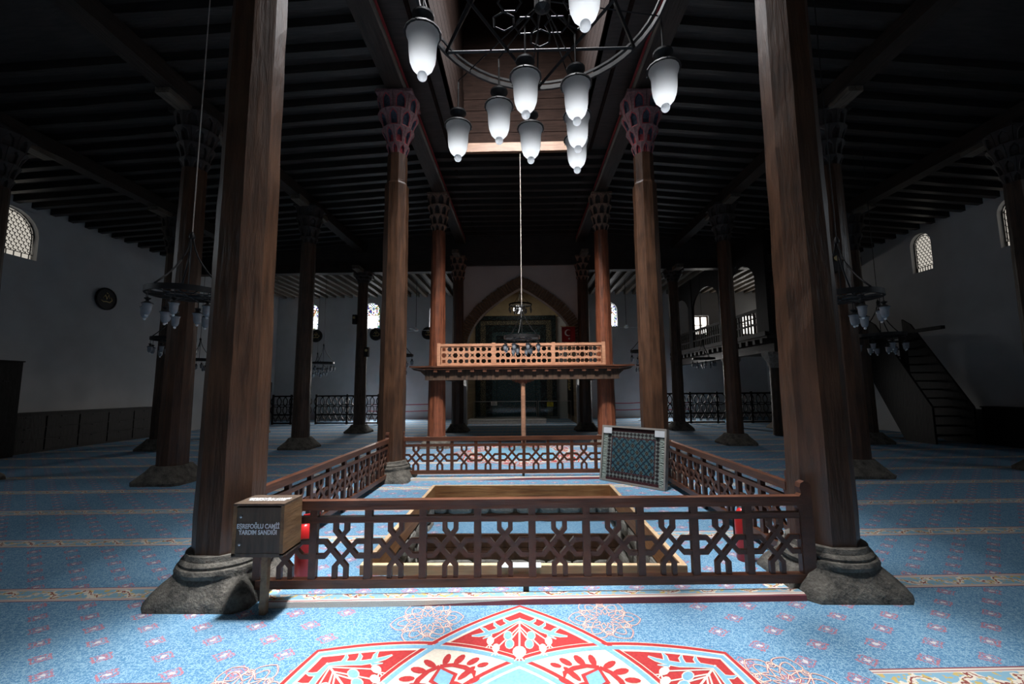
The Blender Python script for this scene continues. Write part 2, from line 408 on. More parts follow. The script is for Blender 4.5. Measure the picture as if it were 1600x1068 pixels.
# ridge battens seen in the nave ceiling
for x in (-1.75, 1.8):
    b = B(); b.box((0, 0, 0), (.06, 21, .06)); ob('ceiling_batten', b, ceil, (x, 4.5, 7.62), mats=W_SHAFT)
# cross beam and boarding that close the hall ceiling before the last bay
b = B(); b.bb(WL, -2.2, 15.0, 15.3, 6.12, 6.48); ob('cross_beam', b, ceil, mats=W_BEAM)
b = B(); b.bb(2.2, WR, 15.05, 15.35, 6.12, 6.48); ob('cross_beam', b, ceil, mats=W_BEAM)
b = B(); b.bb(WL, -2.2, 15.1, 15.2, 6.45, 7.7); b.bb(2.2, WR, 15.1, 15.2, 6.45, 7.7); b.bb(-2.2, 2.2, 15.1, 15.2, 6.36, 7.75); ob('fascia_boarding', b, ceil, mats=W_CEIL)
b = B(); b.bb(WL, -2.45, 15.3, WB, 6.80, 6.9); b.bb(2.45, WR, 15.3, WB, 6.80, 6.9); ob('last_bay_boarding', b, ceil, mats=W_CEIL)
rm = beam_mesh(6.1, .16, .18, W_RAFT, .012)
for a, c in ((-13.2, -2.7), (2.7, 12.9)):
    x = a+.2
    while x < c: ob('rafter', rm, ceil, (x, 18.3, 6.70)); x += .46
# lantern shaft above the pit, made taller to narrow the pool of light
lan = struct(ob('lantern_shaft', B().bb(SX0-.08, SX1+.08, SY1, SY1+.08, zc, 13).bb(SX0-.08, SX1+.08, SY0-.08, SY0, zc, 13)
                .bb(SX0-.08, SX0, SY0, SY1, zc, 13).bb(SX1, SX1+.08, SY0, SY1, zc, 13).bb(SX0-.1, SX1+.1, SY0-.1, SY1+.1, 13, 13.1), mats=W_SHAFT))
lan['label'] = 'boarded light shaft of the roof lantern'
b = B(); b.bb(SX0, SX1, SY1-.10, SY1, 7.45, 7.68); ob('shaft_trim', b, lan, mats=W_TRIM)
for k in range(5):
    b = B(); b.bb(SX0, SX1, SY1-.025, SY1, 7.70+k*.3, 7.985+k*.3); ob('shaft_board', b, lan, mats=W_SHAFT)
for sx, d in ((SX0, 1), (SX1, -1)):
    for k in range(5):
        b = B(); b.bb(sx, sx+d*.025, SY0, SY1, 7.62+k*.3, 7.905+k*.3); ob('shaft_board', b, lan, mats=W_SHAFT)

# ------------------------------------------------------------------ windows
def arch_pts(w, h, n=8, point=.0):
    """outline of a round arched opening, from bottom left, counter clockwise from above"""
    r = w/2; pts = [(-r, 0)]
    for k in range(n+1):
        a = PI-PI*k/n; pts.append((r*math.cos(a), h-r+r*math.sin(a)*(1+point)))
    return pts+[(r, 0)]
def inside(x, z, w, h, m=0):
    r = w/2-m
    if z < m or abs(x) > r: return False
    return z <= h-w/2 or x*x+(z-(h-w/2))**2 <= r*r
def spandrel(w, h):
    p = arch_pts(w, h, 10); b = B(); top = h+.02
    for (x0, z0), (x1, z1) in zip(p[1:-1], p[2:-1]):
        b.prism([(x0, z0), (x1, z1), (x1, top), (x0, top)], .0, .3)
    return b
def window(n, hole, axis, at, kind, panemat, label):
    u0, u1, z0, z1 = hole; w = u1-u0; h = z1-z0; u = (u0+u1)/2
    if axis == 'y': loc, rz = (u, at, z0), 0
    elif at < 0: loc, rz = (at, u, z0), PI/2
    else: loc, rz = (at, u, z0), -PI/2
    root = bpy.data.objects.new('window_%d' % n, None); COL.objects.link(root); root.location = loc; root.rotation_euler = (0, 0, rz)
    struct(root); root['label'] = label
    if kind != 'sash': ob('arch_surround', spandrel(w, h), root, mats=PLASTER)
    if kind == 'lattice':
        b = B(); p = arch_pts(w, h, 10); b.add([(x, .2, z) for x, z in p], [tuple(range(len(p)))]); ob('pane', b, root, mats=panemat)
        b = B(); s = .105; br = .011; y = .13
        cells = int(w/s)+2; rows = int(h/s)+3
        zb = .16
        for j in range(rows):                      # honeycomb of flattened hexagons
            for i in range(-cells, cells):
                cx = i*s+(s/2 if j % 2 else 0); cz = zb+j*s*.86
                hexp = [(cx-s*.25, cz+s*.43), (cx-s*.5, cz), (cx-s*.25, cz-s*.43), (cx+s*.25, cz-s*.43)]
                for (xa, za), (xb, zb2) in zip(hexp, hexp[1:]):
                    if inside(xa, za, w, h, .03) and inside(xb, zb2, w, h, .03) and za > zb-.02 and zb2 > zb-.02:
                        b.tube([(xa, y, za), (xb, y, zb2)], br, 4)
        pp = arch_pts(w-.03, h-.015, 12); b.tube([(x, y, z+.01) for x, z in pp], .014, 5, closed=True)
        pp = arch_pts(w-.13, h-.065, 12); b.tube([(x, y, max(z, zb)) for x, z in pp], .011, 5)
        b.tube([(-w/2, y, zb), (w/2, y, zb)], .012, 5)
        for k in range(8):
            x = -w/2+w*(k+.5)/8; b.tube([(x, y, 0), (x, y, zb)], .012, 5)
        o = ob('lattice', b, root, mats=BLACKM)
    elif kind == 'stained':
        b = B(); p = arch_pts(w, h, 10); b.add([(x, .24, z) for x, z in p], [tuple(range(len(p)))]); ob('leading', b, root, mats=BLACKM)
        b = B(); s = .062; R2 = random.Random(n)
        nx = int(w/s); nz = int(h/s)
        for j in range(nz):
            for i in range(nx):
                x = -w/2+(i+.5)*w/nx; z = (j+.5)*h/nz
                if not inside(x, z, w, h, .02): continue
                edge = not inside(x, z, w, h, .16) or z < .08
                if not edge and z < h*.52:
                    continue
                m = R2.choice([0, 0, 0, 2, 3, 4, 0]) if edge else R2.choice([0, 1, 0, 1, 3, 4, 0, 2, 0])
                g = .008
                b.add([(x-w/nx/2+g, .225, z-h/nz/2+g), (x+w/nx/2-g, .225, z-h/nz/2+g), (x+w/nx/2-g, .225, z+h/nz/2-g), (x-w/nx/2+g, .225, z+h/nz/2-g)], [(0, 1, 2, 3)], m)
        ob('stained_glass', b, root, mats=ST_COL)
        k = 0
        for cxx in (-1, 1):
            z = .09
            while z < h*.52-.05:
                b = B(); xa, xb = (-w/2+.17, -.012) if cxx < 0 else (.012, w/2-.17); ze = min(z+.2, h*.52)
                b.add([(xa, .22, z), (xb, .22, z), (xb, .22, ze), (xa, .22, ze)], [(0, 1, 2, 3)]); ob('pane', b, root, mats=panemat); z += .225
    elif kind == 'sash':
        b = B(); b.add([(-w/2, .2, 0), (w/2, .2, 0), (w/2, .2, h), (-w/2, .2, h)], [(0, 1, 2, 3)]); ob('pane', b, root, mats=panemat)
        b = B(); f = .06
        b.bb(-w/2, w/2, .1, .18, 0, f).bb(-w/2, w/2, .1, .18, h-f, h).bb(-w/2, -w/2+f, .1, .18, 0, h).bb(w/2-f, w/2, .1, .18, 0, h).bb(-.04, .04, .1, .18, 0, h).bb(-w/2, w/2, .12, .17, h*.5, h*.5+.04)
        ob('window_frame', b, root, mats=W_FEN)
    return root
window(1, WIN_L[0], 'x', WL, 'lattice', SKY_SIDE, 'arched honeycomb lattice window high in the left wall')
window(2, WIN_L[1], 'x', WL, 'lattice', SKY_SIDE, 'far arched lattice window in the left wall')
window(3, WIN_R[0], 'x', WR, 'lattice', SKY_SIDE, 'farther arched honeycomb lattice window in the right wall')
window(4, WIN_R[1], 'x', WR, 'lattice', SKY_SIDE, 'nearer arched honeycomb lattice window in the right wall')
for k, h in enumerate(WIN_B): window(5+k, h, 'y', WB, 'stained', SKY_BACK, 'arched stained glass window in the far wall, number %d from the left' % (k+1))
for k, h in enumerate(LOW_B): window(9+k, h, 'y', WB, 'stained', SKY_BACK, 'tall low stained glass window in the far wall on the ' + ('left', 'right')[k])
for k, h in enumerate(GAL_B): window(11+k, h, 'y', WB, 'sash', SKY_GAL, 'small four-pane wooden window above the gallery, ' + ('left', 'right')[k])
for k, (h, ax) in enumerate(((WIN_L[2], WL), (WIN_L[3], WL), (WIN_R[2], WR), (WIN_R[3], WR))):  # unseen windows added as ambient fill for the side aisles
    window(14+k, h, 'x', ax, 'lattice', SKY_SIDE, 'unseen arched lattice window added to light the aisles, ' + ('first left', 'second left', 'first right', 'second right')[k])
    area('window_daylight', (ax+(.1 if ax < 0 else -.1), (h[0]+h[1])/2, 5.85), (0, (-.9 if ax < 0 else .9), 0), 1.2, .8, 22 if ax < 0 else 20, (.80, .90, 1.0), 130)  # added fill lamp at each unseen window
for x in (9.7, 12.2): area('window_daylight', (x, WB-.04, 4.9), (-PI/2-.2, 0, 0), .7, .9, 16, (1.0, .97, .92), 170)
# round window above the prayer niche
rw = bpy.data.objects.new('window_13', None); COL.objects.link(rw); rw.location = ((ROUND_B[0]+ROUND_B[1])/2, WB, (ROUND_B[2]+ROUND_B[3])/2)
struct(rw); rw['label'] = 'small round pierced window above the prayer niche'
R_ = .26
b = B()
for k in range(24):
    a0, a1 = 2*PI*k/24, 2*PI*(k+1)/24
    def sqp(a): m = max(abs(math.cos(a)), abs(math.sin(a))); return (math.cos(a)/m*R_, math.sin(a)/m*R_)
    b.prism([(R_*math.cos(a0)*.98, R_*math.sin(a0)*.98), (R_*math.cos(a1)*.98, R_*math.sin(a1)*.98), sqp(a1), sqp(a0)], 0, .25)
ob('surround', b, rw, mats=TAN)
b = B(); b.add([(R_*math.cos(2*PI*k/20), .2, R_*math.sin(2*PI*k/20)) for k in range(20)], [tuple(range(20))]); ob('pane', b, rw, mats=ST_COL[0])
b = B()
for k in range(6):
    a = PI*k/6; b.tube([(R_*math.cos(a), .12, R_*math.sin(a)), (-R_*math.cos(a), .12, -R_*math.sin(a))], .014, 4)
for rr in (.1, .18): b.tube([(rr*math.cos(2*PI*k/16), .12, rr*math.sin(2*PI*k/16)) for k in range(16)], .014, 4, closed=True)
ob('grille', b, rw, mats=BLACKM)
# daylight thrown into the hall by the tall windows of the far wall
for x, p in ((-6.9, 230), (6.85, 130)):
    area('window_daylight', (x, WB-.05, 2.2), (-PI/2+.8, 0, 0), .8, 2.6, p, (1.0, .97, .93), 110)
for x, p in ((-11.6, 7), (-8.2, 30), (-4.55, 26), (4.8, 20)):
    area('window_daylight', (x, WB-.05, 5.55), (-PI/2+.85, 0, 0), .7, 1.2, p, (1.0, .97, .93), 100)

# ------------------------------------------------------------------ columns
ROWY = [3.45, 7.35, 11.3, 15.2]
def octring(r, z, jit, n=8, ph=PI/8):
    rr = r/math.cos(PI/n)
    return [((rr+random.uniform(-jit, jit))*math.cos(ph+2*PI*i/n), (rr+random.uniform(-jit, jit))*math.sin(ph+2*PI*i/n), z) for i in range(n)]
def shaft(z0, z1, r0, r1, n=8, jit=.008, steps=22, stop=None):
    b = B(); rings = []
    for k in range(steps+1):
        z = z0+(z1-z0)*k/steps; r = r0+(r1-r0)*k/steps
        if stop and z > stop[0]: r = stop[1]
        if stop and rings and z > stop[0] and (z-(z1-z0)/steps) <= stop[0]:
            rings.append(octring(r0+(r1-r0)*k/steps, stop[0]-.03, jit*.5, n)); rings.append(octring(stop[1], stop[0]+.02, jit*.5, n))
        rings.append(octring(r, z, jit, n))
    return b.loft(rings)
def sqring(z, s, q, n=32):
    out = []
    for i in range(n):
        a = 2*PI*(i+.5)/n; c, d = math.cos(a), math.sin(a)
        r = s*((1-q)+q/max(abs(c), abs(d))) if q < 1 else s/max(abs(c), abs(d))
        out.append((r*c, r*d, z))
    return out
def carved_base(h=.34):
    lv = [(0, .405, 1), (.035, .40, 1), (.09, .375, .9), (.15, .345, .62), (.19, .325, .3), (.20, .335, .12), (.225, .345, .05), (.25, .335, .03), (.256, .315, 0),
          (.275, .318, 0), (.295, .305, 0), (.30, .292, 0), (.34, .282, 0)]
    return B().loft([sqring(z*h/.34, s, q) for z, s, q in lv])
def rough_base(h=.30, s0=.43, s1=.27):
    lv = [(0, s0, 1), (.05, s0, 1), (.08, s0*.96, .95), (h*.7, s1*1.15, .7), (h, s1, .35)]
    rings = []
    for z, s, q in lv:
        rings.append([(x*random.uniform(.97, 1.03), y*random.uniform(.97, 1.03), z) for x, y, _ in sqring(z, s, q)])
    return B().loft(rings)
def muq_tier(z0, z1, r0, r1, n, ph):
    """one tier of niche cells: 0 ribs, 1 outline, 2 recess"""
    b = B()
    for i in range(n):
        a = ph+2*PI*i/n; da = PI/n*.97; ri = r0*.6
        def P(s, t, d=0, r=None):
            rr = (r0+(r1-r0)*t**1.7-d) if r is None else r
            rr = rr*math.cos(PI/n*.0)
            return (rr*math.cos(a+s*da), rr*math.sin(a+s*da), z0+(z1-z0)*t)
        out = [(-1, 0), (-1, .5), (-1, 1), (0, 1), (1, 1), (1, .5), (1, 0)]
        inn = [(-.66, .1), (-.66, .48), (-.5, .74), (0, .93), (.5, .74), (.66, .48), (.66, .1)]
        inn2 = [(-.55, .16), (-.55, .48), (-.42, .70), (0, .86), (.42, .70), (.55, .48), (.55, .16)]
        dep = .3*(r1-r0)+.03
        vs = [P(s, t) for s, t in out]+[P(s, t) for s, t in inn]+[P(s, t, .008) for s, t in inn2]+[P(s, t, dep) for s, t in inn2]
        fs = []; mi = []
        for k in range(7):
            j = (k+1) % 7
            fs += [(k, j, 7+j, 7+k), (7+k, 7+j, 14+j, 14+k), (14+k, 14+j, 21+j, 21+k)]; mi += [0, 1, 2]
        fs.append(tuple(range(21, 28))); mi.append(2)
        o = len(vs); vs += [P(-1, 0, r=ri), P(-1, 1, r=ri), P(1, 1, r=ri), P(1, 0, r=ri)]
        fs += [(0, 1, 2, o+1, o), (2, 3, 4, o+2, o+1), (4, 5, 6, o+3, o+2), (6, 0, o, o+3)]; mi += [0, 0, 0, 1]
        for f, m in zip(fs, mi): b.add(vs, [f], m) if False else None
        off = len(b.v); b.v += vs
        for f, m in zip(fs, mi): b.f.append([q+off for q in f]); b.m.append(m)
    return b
def capital(parent, z0, z1, rb, rt, mats):
    root = ob('capital', B().lathe([(rb*.8, z0), (rt*.72, z1)], 8), parent, mats=mats[1])
    hts = [0, .2, .46, .72, 1.0]; rs = [rb, rb*1.28, rb+(rt-rb)*.62, rt*.98, rt]
    for k in range(4):
        a, c = z0+(z1-z0)*hts[k], z0+(z1-z0)*hts[k+1]
        r0 = rs[k]*.94 if k else rb
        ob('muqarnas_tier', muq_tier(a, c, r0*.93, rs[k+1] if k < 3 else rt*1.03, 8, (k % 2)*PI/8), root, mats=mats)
    b = B(); b.box((0, 0, z1+.03), (rt*1.75, rt*1.75, .06)); ob('abacus', b, root, mats=mats[0])
    return root
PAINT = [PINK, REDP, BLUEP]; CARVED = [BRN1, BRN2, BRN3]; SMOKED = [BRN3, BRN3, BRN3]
cols = {}
def column(key, x, row, label, r0, r1, wood_m, cap=None, base='rough', n=8, ztop=None, capmats=None, caph=1.15, stop=None, rt=.38, group=None, dy=0):
    y = ROWY[row]+SH*x+dy
    t = thing('wooden_column', label, 'column', (x, y, 0), group=group or 'wooden columns of the hall')
    zt = ztop or (7.25 if abs(x) < 3 else jz(x)-.30)
    if base == 'carved': ob('stone_base', carved_base(), t, mats=STONE, smooth=40); zb = .33
    else:
        ob('stone_base', rough_base(.30), t, mats=STONE, smooth=35); zb = .29
    zc0 = zt-caph
    ob('shaft', shaft(zb, zc0+.05, r0, r1, n, jit=.006 if n < 10 else .003, stop=stop), t, mats=wood_m, smooth=(25 if n > 8 else False))
    capital(t, zc0, zt-.06, r1 if not stop else stop[1], rt, capmats or SMOKED)
    b = B(); b.box((0, 0, zt+.0), (.34, 1.5, .18)) if False else None
    if abs(x) > 3 or row > 2:
        b = B(); b.box((0, 0, zt-.02), (.26, 1.7, .14)); ob('corbel', b, t, mats=W_RAFT)
    cols[key] = t
    return t
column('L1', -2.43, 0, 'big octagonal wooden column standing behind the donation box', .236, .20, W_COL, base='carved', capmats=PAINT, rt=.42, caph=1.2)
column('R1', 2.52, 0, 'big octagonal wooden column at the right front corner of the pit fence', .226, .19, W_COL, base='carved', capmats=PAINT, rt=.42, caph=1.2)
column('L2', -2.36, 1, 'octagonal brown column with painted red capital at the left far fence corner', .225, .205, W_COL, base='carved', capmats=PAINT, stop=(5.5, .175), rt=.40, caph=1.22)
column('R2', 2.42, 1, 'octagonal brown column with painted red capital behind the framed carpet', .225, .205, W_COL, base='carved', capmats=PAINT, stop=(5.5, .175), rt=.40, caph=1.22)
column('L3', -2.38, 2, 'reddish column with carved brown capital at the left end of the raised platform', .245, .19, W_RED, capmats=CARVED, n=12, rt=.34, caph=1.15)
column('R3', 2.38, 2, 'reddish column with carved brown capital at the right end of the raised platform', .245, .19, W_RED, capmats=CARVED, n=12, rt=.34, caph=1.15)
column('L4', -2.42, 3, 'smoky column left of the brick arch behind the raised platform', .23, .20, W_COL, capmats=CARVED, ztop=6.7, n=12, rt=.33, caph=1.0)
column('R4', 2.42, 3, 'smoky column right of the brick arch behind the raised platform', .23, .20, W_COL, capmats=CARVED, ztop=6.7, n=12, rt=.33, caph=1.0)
column('L2a', -6.25, 1, 'round brown column behind the left front chandelier', .235, .20, W_COL, n=12)
column('L3a', -6.15, 2, 'dark round column on the left, before the far stained glass windows', .225, .19, W_COL2, n=12)
column('L4a', -6.10, 3, 'slim grey-brown column on the left near the ring-pattern fence', .215, .18, W_COL2, n=12, ztop=6.12, caph=.5)
column('R2a', 6.02, 1, 'round amber-brown column behind the right front chandelier', .25, .21, W_COL, n=12)
column('R3a', 5.98, 2, 'brown column in front of the right gallery', .215, .18, W_COL, n=12)
column('R4a', 5.95, 3, 'dark column on the right near the ring-pattern fence', .215, .18, W_COL2, n=12, ztop=6.12, caph=.5)
column('L2b', -10.0, 1, 'dark column cut by the left edge of the view', .23, .19, W_COL2, n=12)
column('L3b', -10.0, 2, 'dark column half hidden behind the left round column', .23, .19, W_COL2, n=12)
column('L4b', -10.0, 3, 'dark column at the far left, glimpsed beside the big front column', .215, .18, W_COL2, n=12, ztop=6.12, caph=.5)
column('R2b', 9.75, 1, 'dark column cut by the right edge of the view', .23, .19, W_COL2, n=12)
column('R3b', 9.75, 2, 'dark slim column beside the stair on the right', .215, .18, W_COL2, n=12)
column('R4b', 9.85, 3, 'dark column beneath the gallery on the right', .215, .18, W_COL2, n=12, ztop=6.12, caph=.5)

# ------------------------------------------------------------------ lattice fences round the pit
CW, ZT = .432, .77
def fence(label, p0, p1, cells, z_off=0, scroll=(True, True), feet=()):
    p0 = Vector(p0); p1 = Vector(p1); d = p1-p0; L = d.length; cw = L/cells
    t = thing('lattice_fence', label, 'fence', (p0.x, p0.y, z_off), math.atan2(d.y, d.x), 'lattice fences round the pit')
    t.scale = (1, 1, .955)
    for z0, z1, th in ((.695, .77, .07), (.592, .640, .05), (.088, .155, .065)):
        b = B(); b.bb(0, L, -th/2, th/2, z0, z1); ob('rail', b, t, mats=W_FEN_X)
    pm = B().bb(-.028, .028, -.024, .024, .15, .70).mesh('post', W_FEN)
    for k in range(cells+1): ob('post', pm, t, (k*cw, 0, 0))
    s = cw/485; zz = (.592-.155)/465
    def Q(pts): return [(u*s, .155+v*zz) for u, v in pts]
    shapes = [Q([(0, 305), (105, 305), (292, 100), (292, -12)]), Q([(485, 305), (380, 305), (193, 100), (193, -12)]),
              Q([(193, 477), (193, 398), (385, 185), (485, 185)]), Q([(292, 477), (292, 398), (100, 185), (0, 185)])]
    ms = [B().strip(q, .036, -.0160-.0009*i, .0160+.0009*i).mesh('lattice_strap', W_FEN) for i, q in enumerate(shapes)]
    for k in range(cells):
        for m in ms: ob('lattice_strap', m, t, (k*cw, 0, 0))
    prof = [(-.05, .05), (.05, .05), (.05, .60), (.055, .66), (.075, .70), (.055, .76), (.03, .79), (.04, .84), (.03, .875), (0, .89), (-.03, .88), (-.05, .85)]
    for e, sgn, on_ in ((0, 1, scroll[0]), (L, -1, scroll[1])):
        if on_:
            b = B(); b.prism([(a*sgn, z) for a, z in prof], -.03, .03); ob('end_post', b, t, (e-sgn*.03, 0, 0), mats=W_FEN)
    for f in feet:
        b = B(); b.bb(f-.022, f+.022, -.02, .02, .0, .09); ob('foot', b, t, mats=BLACKM)
    return t
fy = lambda x, y: y+SH*x
fence('front lattice fence of the pit between the two big columns', (-2.06, fy(-2.06, 3.265)), (2.20, fy(2.2, 3.265)), 10, scroll=(False, True), feet=(2.08,))
fence('far lattice fence of the pit before the raised platform', (-2.13, fy(-2.1, 7.35)), (2.19, fy(2.2, 7.35)), 10, feet=(2.15,))
fence('left side lattice fence of the pit', (-2.36, 3.66), (-2.36, 7.05), 8, feet=(1.7,))
fence('right side lattice fence of the pit', (2.42, 3.78), (2.40, 7.18), 8, feet=(1.7,))
# carpet edge lifted over a low sill at both fences
def ridge(n, y, x0, x1, w, h):
    b = B(); prof = [(-w/2, 0), (-w/2+.006, h*.8), (-w/2+.03, h), (0, h*.92), (w/2, .0)]
    rings = [[(x, 3.40+SH*x+a, z) for a, z in prof] for x in (x0, x1)]
    o = struct(ob('trim_%d' % n, b.loft(rings), mats=CARPET_EDGE, smooth=50)); o.location.y = y-3.40; o['label'] = 'patterned carpet edge raised over a low sill'; return o
ridge(1, 3.235, -1.96, 2.12, .20, .048)
ridge(2, 7.28, -2.05, 2.1, .20, .045)

# ------------------------------------------------------------------ the pit
pit = thing('stone_pit', 'square stone-lined pit with a pine curb inside the fence', 'pit', ((PX0+PX1)/2, (PY0+PY1)/2, 0))
hx, hy = (PX1-PX0)/2, (PY1-PY0)/2
def curb(name, x0, x1, y0, y1, mat):
    b = B(); b.bb(x0, x1, y0, y1, -.16, .075); o = ob('curb_board', b, pit, mats=mat)
    b = B(); b.bb(x0, x1, y0, y1, .075, .085); ob('cut_edge', b, o, mats=W_EDGE)
curb('b', -hx, hx, hy-.045, hy, W_PINE); curb('f', -hx, hx, -hy, -hy+.045, W_PINE)
curb('l', -hx, -hx+.045, -hy+.045, hy-.045, W_PINE_Y); curb('r', hx-.045, hx, -hy+.045, hy-.045, W_PINE_Y)
b = B(); D = -1.7; e = .14
b.bb(-hx-.2, hx+.2, hy+.02, hy+.2, D, -.17).bb(-hx-.2, hx+.2, -hy-.2, -hy-.02, D, -.17).bb(-hx-.2, -hx-.02, -hy, hy, D, -.17).bb(hx+.02, hx+.2, -hy, hy, D, -.17).bb(-hx, hx, -hy, hy, D-.1, D)
ob('mortar_lining', b, pit, mats=MORTAR)
def stone_mesh():
    b = B(); n = 10; rings = []
    for k, (s, o) in enumerate(((.86, 0), (1, .35), (.93, .75), (.6, 1.0))):
        rings.append([(math.copysign(abs(math.cos(2*PI*i/n))**.6, math.cos(2*PI*i/n))*.5*s*random.uniform(.9, 1.05), -o, math.copysign(abs(math.sin(2*PI*i/n))**.6, math.sin(2*PI*i/n))*.5*s*random.uniform(.9, 1.05)) for i in range(n)])
    return b.loft(rings).mesh('stone', ROCK, True)
SM = [stone_mesh() for _ in range(6)]
def stone_face(cx, cy, rz, length, z0, z1):
    z = z1; R2 = random
    while z > z0+.05:
        h = R2.uniform(.15, .24); h = min(h, z-z0); x = -length/2
        while x < length/2-.06:
            w = min(R2.uniform(.2, .46), length/2-x); o = ob('stone', R2.choice(SM), pit, (cx+math.cos(rz)*(x+w/2), cy+math.sin(rz)*(x+w/2), z-h/2), rz=rz)
            o.scale = (w*1.0, R2.uniform(.05, .10), h*1.0); x += w
        z -= h
stone_face(0, hy+.02, 0, 2*hx, -.50, -.17)
stone_face(-hx-.02, 0, PI/2, 2*hy, -1.0, -.17)
stone_face(hx+.02, 0, -PI/2, 2*hy, -1.0, -.17)
LY = hy-.55
b = B(); b.bb(-hx, hx, LY, hy+.02, -.52, -.46); ob('carpeted_ledge', b, pit, mats=CARPET)
b = B(); b.bb(-hx, hx, LY-.03, LY, -.64, -.465); ob('ledge_board', b, pit, mats=W_COL)
b = B(); b.bb(-hx, hx, LY-.03, LY, -.80, -.645); ob('ledge_board', b, pit, mats=W_COL)
b = B(); b.bb(-hx, hx, LY-.02, hy, -1.7, -.80); ob('ledge_core', b, pit, mats=MORTAR)
stone_face(0, LY-.02, 0, 2*hx, -1.5, -.80)
for x, y, sx, sy, rz, lab in ((-1.53, 5.10, .18, .26, .1, 'white notice card on the left curb of the pit'), (1.52, 5.15, .18, .26, -.1, 'white notice card on the right curb of the pit'), (-.02, 3.585, .34, .10, 0, 'white notice card on the front curb of the pit')):
    c = thing('notice_card', lab, 'card', (x, y, .003 if abs(x) > 1 else .09), rz)
    b = B(); b.bb(-sx/2, sx/2, -sy/2, sy/2, 0, .006); ob('card', b, c, mats=WHITE)
    b = B()
    for k in range(4): b.bb(-sx*.38, sx*.3+.02*(k % 2), -sy*.35+k*sy*.2, -sy*.35+k*sy*.2+.008, .006, .0065)
    ob('printed_lines', b, c, mats=BLUEP)

